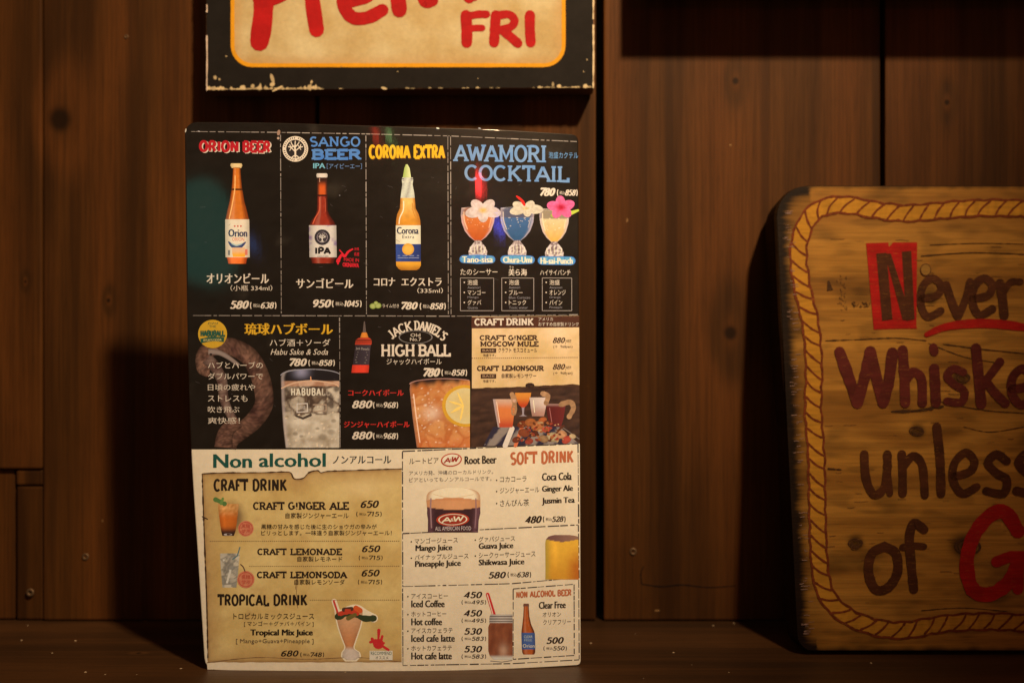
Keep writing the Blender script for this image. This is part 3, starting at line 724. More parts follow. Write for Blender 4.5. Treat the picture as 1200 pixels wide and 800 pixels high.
def dots(pan, x0, y0, x1, y1, col):
    k = Ink(D_menu, 4); n = int((x1-x0)/2.4)
    for i in range(n): x = x0+(x1-x0)*i/n; y = y0+(y1-y0)*i/n; k.rect(x, y-.45, x+1.3, y+.45, col)
    return k.build('dotted_line', pan)
def T(): return Ink(D_menu, 5)
def P_(): return Ink(D_menu, 4)

def vor(x, y, s_, o=0.0):
    d, p = noise.voronoi(Vector((x*s_, y*s_, o))); return d[0], d[1], noise.cell(p[0]*7.3+Vector((o, o, o)))
def ice(x, y, s_, o, lo, hi_, line):
    a, b, c = vor(x+2*nz(x, y, .15, o), y+2*nz(x, y, .15, o+9), s_, o); q = .5+.5*c+.5*nz(x, y, .12, o+3)+.25*nz(x, y, .6, o)
    col = mix(lo, hi_, q); return mix(line, col, sm(.0, .16, b-a))
# --- bottles
def glassy(base, dark, hi=.25, hx=.3):
    def f(u, y, x):
        c = mix(dark, base, sm(0, .22, u)*sm(0, .25, 1-u)); c = mul(c, 1+.14*nz(x, y, .25, 3)); return mix(mix(c, mul(dark, .5), .5*math.exp(-((u-.86)/.06)**2)), K(255, 225, 190), hi*math.exp(-((u-hx)/.07)**2)+.6*hi*math.exp(-((u-.7)/.04)**2)*sm(-.1, .4, nz(x, y, .3)))
    return f
def paper(base, edge=.65):
    return lambda u, y, x: mul(base, edge+(1-edge)*sm(0, .3, u)*sm(0, .25, 1-u)+.05*nz(x, y, .6))

p1 = panel('black panel with the amber bottle under a red title', (222, 156), (328, 156), (328.5, 367), (223, 367), blackcol)
k = P_(); am = glassy(K(204, 104, 26), K(118, 46, 10), .12)
k.rows([(191.5, 270.5, 283), (194, 269.8, 284), (197, 271.5, 282.5)], paper(K(226, 186, 120)), 6)
k.rows([(196.5, 273, 281.5), (205, 272.6, 282), (214, 272, 282.8), (221, 271.3, 283.5)], am, 10)
k.rows([(221, 271, 283.8), (223, 270.8, 284)], K(70, 34, 12), 4)
k.rows([(223, 271, 284), (236, 269, 286.2), (246, 266.5, 289), (257, 264.3, 291.6), (262, 264.2, 291.8)], am, 12)
k.rows([(298, 264.5, 292), (304, 266.5, 289), (309, 267.5, 288.2)], glassy(K(240, 110, 34), K(150, 50, 12), 0), 10)
k.rows([(257, 263.8, 292), (270, 263.8, 292.2), (301.5, 264.2, 292.6)], paper(K(226, 200, 168)), 12)
k.rib(smooth_path([(275.4, 206), (275, 222), (272, 240), (268.6, 256)]), 1.1, K(252, 176, 96)); k.rib(smooth_path([(282, 226), (283.5, 240), (287, 255)]), .9, K(180, 84, 24)); k.rib([(275, 196.4), (281, 196.6)], .8, K(150, 110, 60))
for i in range(3): k.ell(275+i*3.6, 265, 1.1, 1.1, K(190, 50, 40), 6, 1)
k.text('ORION', 272, 278.2, 286, 282.5, K(214, 90, 60), .03)
k.rib(smooth_path([(267.5, 283), (273, 288.5), (281, 289), (288, 283.5)]), lambda t: 1+4*math.sin(math.pi*t), K(56, 62, 96), cap=False)
k.rib(smooth_path([(272, 285.5), (277, 287.5), (283, 285.6)]), 1.6, K(170, 178, 190))
k.rows([(290, 272, 287), (297, 272, 288), (301, 273, 287)], lambda u, y, x: mix(K(226, 170, 120), K(240, 160, 40), sm(293, 299, y)), 6)
k.rect(267, 293, 269.5, 299, K(120, 110, 100), 3); k.rect(287, 292, 290, 299, K(214, 110, 80), 3)
k.text('Orion', 267.5, 268.5, 289.5, 277.5, K(30, 34, 66), .05)
k.build('bottle_picture', p1, None, 'amber beer bottle with a cream label')
k = T()
for dx, dy, c in ((1.3, .8, WHT), (0, 0, K(172, 24, 30))):
    k.slab('ORION', 234+dx, 164+dy, 279.5+dx, 178.6+dy, c, .24, .9, 0, .012, 0, .10); k.slab('BEER', 284.5+dx, 164.4+dy, 316.5+dx, 179.2+dy, c, .23, .9, 0, .012, 0, .12)
k.build('title', p1, None, None, True); k = T()
k.text('オリオンビール', 242, 320, 315, 332, WHT, .028, .004); k.text('（小瓶 334ml）', 270, 334, 319, 340.8, WHT, .012)
k.build('caption', p1); k = T(); k.price('580', '638', 270.5, 351.5, 291, 362.5, 292.5, 353, 324, 362, WHT); k.build('price', p1)
fr(p1, [(224, 154.2, 328, 155.2), (328.6, 158, 329.6, 367), (226, 369.6, 328, 369.8)])

p2 = panel('black panel with the brown bottle and a round tree emblem', (329, 156), (428, 157), (429, 367.5), (329.5, 367), blackcol)
k = P_(); k.ell(346, 174.6, 15, 15, K(216, 188, 150), 32, 3); k.ell(346, 174.6, 10.8, 10.8, K(40, 34, 30), 26, 2); 
tree = [([(346, 184), (346, 178), (345.4, 172)], 2), ([(346, 178), (341, 173), (338, 172)], 1.2), ([(346, 177), (351, 173), (354.5, 172)], 1.2), ([(345.6, 173), (342, 169), (341, 166.5)], 1.1), ([(345.6, 173), (349, 169), (350.5, 166.5)], 1.1), ([(345.5, 172), (345.8, 168), (346, 165.5)], 1.1), ([(342, 184.4), (346, 182), (350, 184.4)], 1.2), ([(341, 173), (339.5, 169.5)], 1), ([(351, 173), (352.5, 169.5)], 1), ([(349, 170), (352.5, 175.5)], .8), ([(343, 170), (339.5, 176.5)], .8)]
for P, w in tree: k.rib(smooth_path(P, 3), w, K(216, 188, 150), sub=2)
for i in range(34):
    a = 6.2832*i/34
    if i % 9 == 8: continue
    k.rib([(346+12*math.cos(a), 174.6+12*math.sin(a)), (346+13.9*math.cos(a+.05), 174.6+13.9*math.sin(a+.05))], .9, K(50, 42, 36), cap=False)
k.build('emblem', p2, None, 'round cream emblem with a branching tree')
k = P_(); br = glassy(K(140, 40, 22), K(60, 16, 10), .10)
k.rows([(203.2, 371.4, 383), (205, 370.6, 384), (208, 371.2, 383.4)], paper(K(214, 190, 165)), 6)
k.rows([(208, 371.8, 383), (214, 371.6, 383.4), (228, 371.4, 383.6)], lambda u, y, x: mix(K(52, 24, 16), K(196, 78, 26), sm(211, 220, y)*sm(.05, .3, u)*sm(.05, .3, 1-u)), 10)
k.rows([(228, 371.4, 383.6), (230, 371.4, 383.6)], K(50, 14, 10), 4)
k.rows([(230, 371.8, 383.4), (246, 371.4, 383.8), (252, 369.5, 386), (259, 364.5, 391), (264, 362.6, 393.4)], br, 12)
k.rows([(300, 363, 394), (305, 364.8, 391.6), (308.5, 365.5, 391)], br, 10)
k.rows([(264, 362, 394), (301.5, 362.6, 394.6)], lambda u, y, x: mul(mix(K(206, 186, 178), K(150, 120, 140), sm(.1, .4, fb(x, y, .09, 6))), .6+.4*sm(0, .3, u)*sm(0, .2, 1-u)), 14)
k.rib(smooth_path([(374.6, 232), (374.3, 246), (369.6, 255), (366.6, 262)]), 1.2, K(196, 84, 50)); k.rib([(381, 233), (381.6, 248)], .8, K(176, 70, 40)); k.rib([(374.5, 209), (374.4, 213)], 1, K(170, 120, 90))
k.ell(377.6, 278, 9.2, 9.2, K(46, 40, 40), 22, 2); k.ell(377.6, 278, 6.4, 6.4, K(150, 130, 124), 18, 1); k.ell(377.6, 278, 5.8, 5.8, K(60, 50, 48), 18, 1)
for P, w in tree: k.rib([(377.6+(x-346)*.5, 278.4+(y-174.6)*.5) for x, y in P], w*.6, K(206, 186, 178), sub=2)
k.slab('IPA', 369, 289, 387, 298.6, K(24, 18, 18), .26, 1, 0); k.text('SANGO BEER', 372, 299.4, 385, 301.2, K(50, 40, 40), .01)
k.build('bottle_picture', p2, None, 'brown beer bottle with a pale round crest label')
k = P_(); rc = K(206, 30, 40)
k.rib(smooth_path([(396, 306), (400, 299), (404, 300), (408, 295), (413, 292)]), lambda t: 3.5-1.5*t, rc, wob=.6); k.rib([(398, 293), (404, 300)], 1.4, rc, wob=.5); k.rib([(396, 305), (396, 309)], 2, rc)
k.text('沖縄', 415, 290, 420.5, 293.5, rc, .03); k.text('県産', 415, 295.5, 421, 300, rc, .03); k.text('MADE IN', 403, 302, 420.5, 306, rc, .04, .05); k.text('OKINAWA', 401.5, 307.4, 420.5, 312.4, rc, .05, .06)
k.build('stamp', p2, None, 'small red island stamp')
k = T(); bl = lambda x, y: mix(K(62, 108, 168), K(92, 126, 158), .4+.6*nz(x, y, .1))
k.slab('SANGO', 363, 160, 422, 172.2, bl, .17, 1, .11, 0, 0, .09); k.slab('BEER', 365.5, 174.4, 423, 187.6, bl, .25, 1, .12, 0, 0, .06)
k.text('IPA', 367, 191.3, 381, 197.3, K(110, 160, 205), .05); k.text('［アイピーエー］', 383, 191.6, 424, 198, K(98, 122, 148), .012); k.build('title', p2)
k = T(); k.text('サンゴビール', 347, 326, 414, 337.6, WHT, .028, .004); k.build('caption', p2)
k = T(); k.price('950', '1045', 366.5, 350.2, 387.5, 361, 388.5, 351, 424, 360, WHT); k.build('price', p2)
fr(p2, [(330, 155.3, 428, 157), (428.7, 159, 429.4, 368), (330, 369.8, 428, 370)])

p3 = panel('black panel with the clear golden bottle under a yellow title', (429, 157.5), (526, 160), (526, 368), (430, 367.8), blackcol)
k = P_(); gold = lambda u, y, x: mul(mix(K(170, 100, 30), mix(K(226, 170, 84), K(206, 130, 36), sm(232, 262, y)), sm(0, .25, u)*sm(0, .25, 1-u)), 1+.2*nz(x, y, .2, 9))
k.rows([(192.6, 475.5, 477.5), (197, 473.8, 480), (208, 472, 481.6)], lambda u, y, x: mix(K(150, 160, 70), K(206, 200, 130), u), 6)
k.rows([(208, 471.4, 483.6), (211, 470.8, 484.2), (216, 471.4, 483.4), (226, 470, 485.4), (234, 469.2, 486.2)], lambda u, y, x: mix(K(120, 108, 100), K(206, 196, 184), .35+.65*abs(math.sin(u*5+y*.1))*.8+.2*nz(x, y, .6)), 12)
k.rows([(232, 469.4, 486), (244, 468.6, 487), (251, 465.4, 490.6), (258, 464.2, 492.4), (265, 464, 492.8)], gold, 12)
k.rows([(304, 464, 493), (311, 464.2, 493.2), (315, 467, 491), (316.5, 470, 488)], lambda u, y, x: mix(K(222, 150, 40), K(150, 84, 20), sm(308, 316, y)*.7+.4*abs(u-.5)), 12)
k.rows([(264, 463.8, 492.8), (286.5, 463.8, 493)], paper(K(222, 202, 160), .8), 10)
k.rows([(286, 463.8, 493), (306.5, 464, 493)], lambda u, y, x: mul(mix(K(44, 66, 120), K(30, 44, 86), u), 1+.2*nz(x, y, .5)), 12)
k.rib(smooth_path([(473, 236), (472.6, 246), (468.6, 255), (467.6, 262)]), 1.3, K(250, 220, 160)); k.rib(smooth_path([(483, 238), (484.5, 249), (489, 258)]), 1, K(190, 120, 40)); k.rib([(471.5, 209.6), (483.4, 209.8)], 1.1, K(90, 80, 74)); k.rib([(471.6, 213.4), (483.2, 213.6)], .9, K(214, 204, 190))
k.ell(478.2, 292, 7, 7, lambda x, y, q: mix(K(232, 180, 80), K(206, 140, 40), q), 18, 2)
for yy in (299.5, 302): k.rib([(466, yy), (491, yy)], .6, K(150, 150, 160), cap=False)
k.text('Corona', 465, 266, 490.5, 274.2, K(28, 30, 54), .05); k.text('Extra', 471.5, 275.4, 485.5, 279.4, K(28, 30, 54), .05)
k.build('bottle_picture', p3, None, 'clear bottle of golden beer with a lime wedge and blue label')
k = P_()
for cx, cy, r in ((437, 358.6, 4), (443, 358, 4), (440.5, 355, 2.6)): k.ell(cx, cy, r, r*.85, lambda x, y, q: mix(K(196, 190, 110), K(110, 120, 44), q), 14, 2)
k.build('lime_picture', p3)
k = T()
for s, a, b in (('CORONA', 433, 480), ('EXTRA', 485, 520.5)):
    k.slab(s, a+.8, 170.2, b+.8, 187.2, K(120, 66, 20), .17, 1, 0, .004, 0, .14); k.slab(s, a, 169.4, b, 186.4, lambda x, y: mix(K(212, 158, 26), K(206, 112, 34), sm(450, 436, x)*.0+.25*sm(478, 486, x)*nz(x, y, .2)), .17, 1, 0, .004, 0, .14)
k.build('title', p3, None, None, True); k = T()
k.text('コロナ', 438, 325.4, 463, 335, WHT, .03); k.text('エクストラ', 470.5, 325.2, 517.5, 335, WHT, .03); k.text('（335ml）', 489, 337.2, 519, 343.6, WHT, .012); k.text('ライム付き', 448, 356, 467.5, 360.6, WHT, .01)
k.build('caption', p3); k = T(); k.price('780', '858', 470, 353.2, 489, 363.2, 491.5, 354, 522.5, 363, WHT); k.build('price', p3)
fr(p3, [(429, 157, 527, 159.4), (524.8, 160, 525.4, 368), (528, 160, 528.6, 368), (430, 370, 527, 370.4)])

p4 = panel('black panel with three flower trimmed cocktails', (529, 160), (676, 166), (677.5, 368.5), (529, 368), blackcol)
k = T(); lb = lambda x, y: mix(K(88, 122, 152), K(118, 138, 154), .4+.9*nz(x, y, .08))
k.slab('AWAMORI', 533, 168.5, 640, 189.5, lb, .16, .85, .11, .014, 0, .06); k.slab('COCKTAIL', 545, 192.5, 666.5, 212.2, lb, .17, .85, .11, .016, 0, .06)
k.text('泡盛カクテル', 643, 178, 677.5, 185.6, K(96, 134, 172), .02, .01); k.build('title', p4)
k = T(); k.price('780', '858', 633, 219.4, 650, 230.4, 652.5, 221, 677, 229.6, WHT, .01); k.build('price', p4)
def goblet(kind, cx, w, top, liq, c1, c2, label):
    k = P_(); h = w/2
    def g(u, y, x):
        e = sm(0, .14, u)*sm(0, .14, 1-u)
        if y < liq: return mix(K(150, 128, 120), mix(K(84, 66, 62), c1, .35), e)
        t = (y-liq)/30; return mul(mix(K(186, 160, 150), mix(c1, c2, t), .25+.75*e), 1+.10*nz(x, y, .25, cx))
    k.rows([(top, cx-h+.5, cx+h-.5), (top+8, cx-h-.3, cx+h+.3), (top+17, cx-h+.8, cx+h-.8), (top+27, cx-h*.78, cx+h*.78), (top+34, cx-h*.5, cx+h*.5), (top+38.5, cx-h*.2, cx+h*.2)], g, 18)
    def st(u, y, x): a = (x-cx)/11; b = (y-top-49)/8; return mix(K(110, 84, 78), K(206, 182, 176), sm(-.3, .5, nz(x, y, .45, cx)+.35*abs(a)-.1+.4*(abs(a*a+b*b-.6) < .15)))
    k.rows([(top+38, cx-3, cx+3), (top+41, cx-5, cx+5), (top+46, cx-9, cx+9), (top+51, cx-11, cx+11), (top+56, cx-10.5, cx+10.5)], st, 14)
    k.ell(cx, top+.6, h-.6, 1.5, mix(K(200, 180, 170), c1, .3), 22, 1, 0, .82)
    k.rib(smooth_path([(cx-h+3.4, top+5), (cx-h+4, top+15), (cx-h*.62, top+25)]), 1.1, mix(K(255, 240, 220), c1, .45)); k.rib(smooth_path([(cx+h-4, top+12), (cx+h*.66, top+23)]), .9, mix(K(255, 240, 220), c1, .6))
    k.rib([(cx-h+1.5, liq), (cx+h-1.5, liq+.2)], .8, mix(K(236, 214, 190), c1, .45), cap=False)
    for i in range(16): k.ell(cx+random.uniform(-.7, .7)*h, liq+random.uniform(1, 14), random.uniform(.4, 1.0), random.uniform(.4, .8), mix(c1, K(244, 226, 200), random.uniform(.2, .5)), 7, 1)
    for i in range(5): k.rib([(cx-9+i*4.4, top+44+abs(i-2)), (cx-7.6+i*3.8, top+53)], .7, K(226, 206, 200))
    return k.build('cocktail_picture', p4, None, label)
goblet(0, 560, 39.5, 243.5, 252, K(196, 106, 46), K(176, 72, 22), 'orange cocktail in a goblet')
goblet(1, 606, 39.5, 243.5, 255, K(58, 88, 118), K(32, 72, 98), 'blue cocktail in a goblet')
goblet(2, 649.6, 34.5, 245, 256, K(200, 172, 118), K(204, 146, 50), 'pale yellow cocktail in a goblet')
def petals(k, cx, cy, L, col, n=5, r0=0.0, ry=.34, sq=.62):
    for i in range(n):
        a = r0+6.2832*i/n; d = L*.52; x = cx+d*math.cos(a); y = cy+d*math.sin(a)*sq
        k.ell(x, y, L*.52*math.hypot(math.cos(a), math.sin(a)*sq)+L*.06, L*ry*(1-.3*abs(math.sin(a))*(1-sq)), lambda X_, Y_, q: col(X_, Y_, math.hypot(X_-cx, (Y_-cy)/sq)/L), 16, 3, math.atan2(math.sin(a)*sq, math.cos(a)))
k = Ink(D_menu, 6); pc = lambda x, y, q: mix(K(206, 160, 70), mix(K(206, 178, 156), K(200, 166, 144), nz(x, y, .3)), sm(.05, .38, q))
petals(k, 566, 246.5, 20, lambda x, y, q: mul(pc(x, y, q), .86+.2*sm(-.3, .3, nz(x, y, .35, 5))-.12*sm(.7, 1, q)), 5, .3); k.build('flower_picture', p4, None, 'white flower on the orange drink')
k = Ink(D_menu, 6); petals(k, 616, 244.5, 19, lambda x, y, q: mul(mix(K(206, 160, 80), K(198, 176, 140), sm(0, .3, q)), .85+.25*sm(-.3, .3, nz(x, y, .4, 5))), 5, .15, .3, .42)
k.rib(smooth_path([(614.5, 240), (611, 234.5), (605.5, 230)]), lambda t: 3.4-1.4*t, K(206, 34, 24), wob=.4); k.build('flower_picture', p4, None, 'white flower with a red centre on the blue drink')
k = Ink(D_menu, 6); k.rib([(666, 250), (671, 249), (677.4, 246.5)], lambda t: 6-3.4*t, K(176, 176, 56)); k.ell(650, 252.5, 5, 2.6, K(150, 156, 60), 12, 1)
petals(k, 657.5, 243, 15.5, lambda x, y, q: mul(mix(K(170, 16, 40), K(214, 88, 120), sm(.1, .55, q)), .82+.35*sm(-.3, .3, nz(x, y, .4, 9))), 5, -.4, .38, .8); k.build('flower_picture', p4, None, 'pink hibiscus on the pale drink')
for (s, x0, x1, y0) in (('Tano-sisa', 540, 579, 299), ('Chura-Umi', 588, 625, 299.4), ('Hi-sai-Punch', 632, 672.5, 300.6)):
    k = Ink(D_menu, 7); k.rib([(x0+3, y0+4.6), (x1-3, y0+5)], 10, lambda x, y: K(66, 116, 170), wob=.2); k.rib([(x0+4, y0+4.6), (x1-4, y0+5)], 8, K(90, 144, 196), wob=.2)
    k.k += 1; k.L += .00006; k.text(s, x0+1.5, y0+1.4, x1-1.5, y0+8.6, K(225, 232, 236), .05); k.build('name_tag', p4)
k = T()
k.text('たのシーサー', 539.5, 315, 583, 322.2, WHT, .03); k.text('美ら海', 596, 315, 617.5, 323, WHT, .03); k.text('ちゅ', 597, 311.6, 602, 314, WHT, .02); k.text('ハイサイパンチ', 633, 316, 668.5, 322.4, WHT, .03)
for x0, A in ((539.5, (('泡盛', 12, 'Awamori', 15), ('マンゴー', 21, 'Mango', 13), ('グァバ', 16, 'Guava', 12))), (588, (('泡盛', 12, 'Awamori', 13), ('ブルー', 16, 'Blue Curacao', 25), ('トニック', 20, 'Tonic water', 22))), (635.5, (('泡盛', 12, 'Awamori', 15), ('オレンジ', 19, 'Orange', 13), ('パイン', 15, 'Pineapple', 15)))):
    for j, (a, wa, b, wb) in enumerate(A):
        y = 327.8+j*11.8; k.ell(x0+4.6, y+3, .9, .9, WHT, 6, 1); k.text(a, x0+8.4, y, x0+8.4+wa, y+6, WHT, .025); k.text(b, x0+8.4, y+7.4, x0+8.4+wb, y+10.4, K(130, 118, 108), .005)
k.build('caption', p4)
fr(p4, [(a, 325.6, b, 325.8) for a, b in ((539.5, 578.5), (588, 625.5), (635.5, 670))]+[(a, 364, b, 364) for a, b in ((539.5, 578.5), (588, 625.5), (635.5, 670))]+[(a, 325.6, a, 364) for a in (539.5, 578.5, 588, 625.5, 635.5, 670)], .7, False, K(150, 132, 112), 'box_outline')
fr(p4, [(529, 159.5, 676, 166), (529, 370.4, 678, 368.6)])

p5 = panel('black panel with the snake, the yellow badge and a glass of soda', (223, 372), (397.5, 372), (398, 524.5), (225, 524.5), blackcol)
k = P_()
def snk(x, y):
    a, b, c_ = vor(x, y, .42, 3); return mul(mix(mix(K(74, 44, 34), K(122, 84, 62), .5+1.1*fb(x, y, .045, 3)), K(50, 28, 24), .6*sm(.1, .4, nz(x, y, .13, 21))), .55+.6*sm(0, .35, b-a)*(1+.2*c_))
skc = lambda q, x, y: mul(snk(x, y), 1.15-.75*q*q+.25*(q < -.2))
bel = lambda q, x, y: mul(mix(K(134, 104, 84), K(84, 54, 44), .5+1.2*fb(x, y, .08)), (1.1-.6*q*q)*(.85+.2*math.sin(y*1.7)))
k.tube([(268, 524), (272, 514), (284, 504), (298, 492), (309, 474), (308, 453), (301, 432), (290, 416), (270, 406), (250, 407), (239, 416), (238, 430), (244, 440)], lambda t: (13+9*math.sin(math.pi*min(1, .15+t*.8)))*(1-.6*sm(.93, 1, t)), skc)
k.tube([(242, 420), (252, 430), (260, 446), (262, 465), (268, 482), (280, 502)], lambda t: 14-5*t, bel)
k.tube([(262, 524), (263, 512), (268, 502), (280, 494)], lambda t: 22-8*t, skc)
k.tube([(244, 412), (256, 413), (268, 419), (280, 428)], lambda t: 7-3*t, lambda q, x, y: mul(K(140, 116, 98), 1-.5*q*q))
k.ell(247, 415, 1.6, 1.2, K(30, 20, 16), 8, 1)
k.build('snake_picture', p5, None, 'coiled brown snake')
k = Ink(D_menu, 5); k.ell(249, 391.2, 17, 16.6, lambda x, y, q: mul(K(192, 142, 34), 1+.08*nz(x, y, .4)), 32, 3)
k.k += 1; k.L += .00006; gr = K(34, 74, 52); k.rib(smooth_path([(235, 399.5), (249, 397), (262.5, 398)]), 5.4, gr, cap=False)
k.slab('HABUBALL', 235, 386.5, 263, 394.6, gr, .22, 1, 0); k.text('THE', 245, 381, 253, 383.6, gr, .02)
for i in range(5): k.rib([(244+i*2.5, 379.6-.8*(i % 2)), (245+i*2.5, 377.8+.8*(i % 2))], .8, gr)
k.L += .00006; k.text('RYUKYU SODA', 238.5, 397.2, 259.5, 400, K(226, 190, 110), .03, -.03); k.build('badge', p5, None, 'round yellow badge with green lettering')
k = Ink(D_menu, 4)
def hb(u, y, x):
    c = ice(x, y, .055, 4, K(112, 88, 66), K(214, 190, 154), K(92, 70, 52)) if y < 486+6*nz(x, 3, .07) else mix(K(150, 126, 94), K(212, 190, 156), .6+.9*fb(x, y, .09, 4)); c = mix(c, K(240, 224, 200), .8*sm(.42, .6, nz(x, y, .33, 61)))
    if y < 446: c = mix(K(26, 22, 22), K(150, 140, 150), .8*math.exp(-((x-353)/8)**2)*sm(447, 436, y))
    elif y < 452: c = mix(K(188, 128, 90), c, .35)
    elif y < 482: c = mix(c, K(52, 36, 28), .62*sm(.0, .3, nz(x, y, .12, 40)+.1)+.15)
    c = mix(c, K(206, 180, 160), .6*sm(.05, .0, abs(u-.03))); c = mix(K(80, 66, 56), c, sm(0, .02, u)); return mul(c, .75+.25*sm(0, .2, u))
k.rows([(432.5, 345, 384), (434, 336, 392), (437, 330.5, 396.8), (442, 328.8, 397.6), (470, 329.6, 397.6), (500, 331.6, 397.6), (524.4, 334.4, 397.6)], hb, 44, 1.2)
k.rib(arc(364, 440, 35, 7.5, 180, 345, 24), .9, K(150, 140, 136), cap=False, sub=3); k.rib(smooth_path([(329.5, 455), (345, 448.5), (366, 446), (390, 449), (397, 453)]), 1.6, K(206, 160, 120), cap=False)
k.rib([(364, 441.5), (364.4, 446)], 1.2, K(226, 150, 100))
for (x, y, r) in ((336, 488, 3), (346, 508, 4), (353, 511, 3), (378, 512, 7), (388, 506, 6), (372, 502, 3), (391, 493, 4), (340, 468, 2)): k.ell(x, y, r, r*.7, lambda X_, Y_, q: mix(K(90, 70, 44), hb(.5, Y_, X_), q), 12, 2)
k.L += .00006; k.slab('HABUBALL', 341, 454.2, 386, 463.6, lambda x, y: mix(K(216, 196, 170), K(150, 128, 104), sm(372, 384, x)), .16, 1, 0, 0, 0, .22)
k.rib([(348, 473), (360, 472.6), (360.4, 482), (348, 483), (348, 473)], 1.2, K(206, 186, 160)); k.text('沖縄', 350.5, 475, 358, 480.6, K(190, 170, 146), .03); k.rib([(367, 482), (382, 481), (382, 474), (367, 474)], 1.2, K(170, 140, 110)); k.text('BAR', 369, 475.5, 380, 479.5, K(180, 160, 130), .03)
k.rib([(347, 487), (355, 490), (364, 486)], 2.4, K(70, 56, 44), wob=.5)
k.build('glass_picture', p5, None, 'tumbler of ice and pale soda')
k = T(); yy_ = K(202, 146, 32); k.text('琉球ハブボール', 286.5, 378.3, 390, 392.2, yy_, .04, .002); k.build('title', p5)
k = Ink(D_menu, 7); k.text('ハブ酒＋ソーダ', 316, 397, 387, 405.6, WHT, .025); k.text('Habu Sake & Soda', 318, 408.8, 385, 415.6, WHT, .015, 0, .3)
for i, (s, x1) in enumerate((('ハブとハーブの', 308), ('ダブルパワーで', 308), ('日頃の疲れや', 299), ('ストレスも', 290), ('吹き飛ぶ', 280.5), ('爽快感！', 281))): y = 423.8+i*13; k.text(s, 243.5, y, x1, y+7.6, WHT, .022)
k.build('caption', p5); k = T(); k.price('780', '858', 339, 419.2, 359, 429.6, 361, 420.6, 392.5, 429, WHT); k.build('price', p5)
fr(p5, [(397.8, 372, 398.6, 524)], .8)

p6 = panel('black panel with the square whiskey bottle and a highball with lemon', (399, 372), (550.5, 372.5), (551, 524), (399.5, 524.5), blackcol)
k = P_()
k.rows([(376.5, 426.4, 427.6), (382, 425.8, 428.2), (390, 425, 429)], K(92, 74, 62), 4)
k.rows([(389.5, 424, 429.8), (393, 422.8, 431), (396, 422, 432)], paper(K(210, 120, 40)), 6)
k.rows([(395.5, 421, 432.6), (398, 417, 435.4), (402, 416, 435.6), (404.5, 416, 434.6)], lambda u, y, x: mul(mix(K(204, 60, 36), K(120, 40, 22), sm(.35, .65, abs(math.sin(y*1.1)))), .8+.3*u), 10)
k.rows([(404, 416.4, 434.4), (428, 413.4, 432.4)], lambda u, y, x: mul(K(50, 40, 42), .7+.7*u), 8)
k.rows([(427.5, 413, 432.4), (429, 412.6, 432.6), (436.6, 411.8, 431.8)], paper(K(214, 56, 34)), 8)
k.text("Jack Daniel's", 417, 406.4, 432.6, 410, DIMW, .02, .08)
for i, (a, b) in enumerate(((419, 430), (418, 431), (417, 429), (416, 430), (416.5, 429))): k.rib([(a, 412.4+i*3), (b, 412.8+i*3)], .7, mul(DIMW, .5), cap=False)
k.build('bottle_picture', p6, None, 'square dark whiskey bottle with orange shoulders')
k = P_()
def hi(u, y, x):
    c = mix(ice(x, y, .05, 14, K(174, 90, 36), K(212, 146, 82), K(164, 82, 32)), mix(K(182, 98, 38), K(214, 148, 84), .5+fb(x, y, .05, 14)), .35); c = mix(c, K(230, 200, 166), .8*sm(.45, .62, nz(x, y, .3, 61))); c = mix(c, K(224, 184, 146), .75*math.exp(-((x-506)/10)**2-((y-484)/8)**2)); c = mix(c, K(198, 92, 42), .5*sm(500, 524, y))
    if y < 455: c = mix(K(36, 24, 22), c, sm(446, 456, y+5*nz(x, 4, .15)+.12*(x-500)))
    return mix(K(150, 96, 66), c, sm(0, .05, u))
k.rows([(444, 500, 545), (445.5, 488, 550.6), (449, 480.8, 550.8), (456, 480, 550.8), (490, 483.6, 550.8), (524, 488.4, 550.8)], hi, 40, 1.2)
for i in range(40): k.ell(random.uniform(489, 548), random.uniform(462, 520), random.uniform(.5, 1.5), random.uniform(.4, 1.1), mix(K(214, 130, 80), K(250, 220, 186), random.uniform(.1, .8)), 7, 1)
k.rib(smooth_path([(484.6, 462), (488, 490), (492, 518)]), 1.3, K(240, 190, 150)); k.rib(arc(521, 450, 41, 6.5, 180, 315, 18), .9, K(170, 120, 100), cap=False, sub=3)
clp = lambda x, y: (min(x, 550.8), y)
k.L += .00006; k.ell(545, 475.5, 27, 24.5, lambda x, y, q: K(206, 146, 40), 36, 3, .1, 0, clp); k.k += 1; k.L += .00003
k.ell(545.5, 475.5, 23.4, 21, lambda x, y, q: mix(K(206, 168, 90), K(210, 182, 120), q), 36, 2, .1, 0, clp); k.L += .00003
for a in range(8):
    t = a*.7854+.3; x1, y1 = 545+19*math.cos(t), 475.5+17.5*math.sin(t)
    if x1 < 550: k.rib([(543, 475), (x1, y1)], lambda q: 1+6*q*(1-q), mul(K(238, 190, 90), 1.0), wob=.6, sub=3)
k.build('glass_picture', p6, None, 'amber highball with a lemon slice')
k = T(); k.slab("JACK", 457, 381, 483, 392.5, WHT, .16, .8, .09, 0, 0, .05, arch=(488, 428, 41)); k.slab("DANIEL'S", 486, 381, 521.5, 392.5, WHT, .16, .8, .09, 0, 0, .05, arch=(488, 428, 41))
k.ell(487, 395, 20, 7.6, K(120, 108, 94), 30, 1, 0, .93); k.text('Old', 481, 390.6, 492.5, 394.4, WHT, .04); k.text('No.7', 480.5, 395.6, 493.5, 399.4, WHT, .04)
k.slab('HIGH', 446.5, 403, 486, 417.8, WHT, .17, .9, .09, 0, 0, .05); k.slab('BALL', 490.5, 403, 527.5, 417.8, WHT, .17, .9, .09, 0, 0, .05); k.build('title', p6)
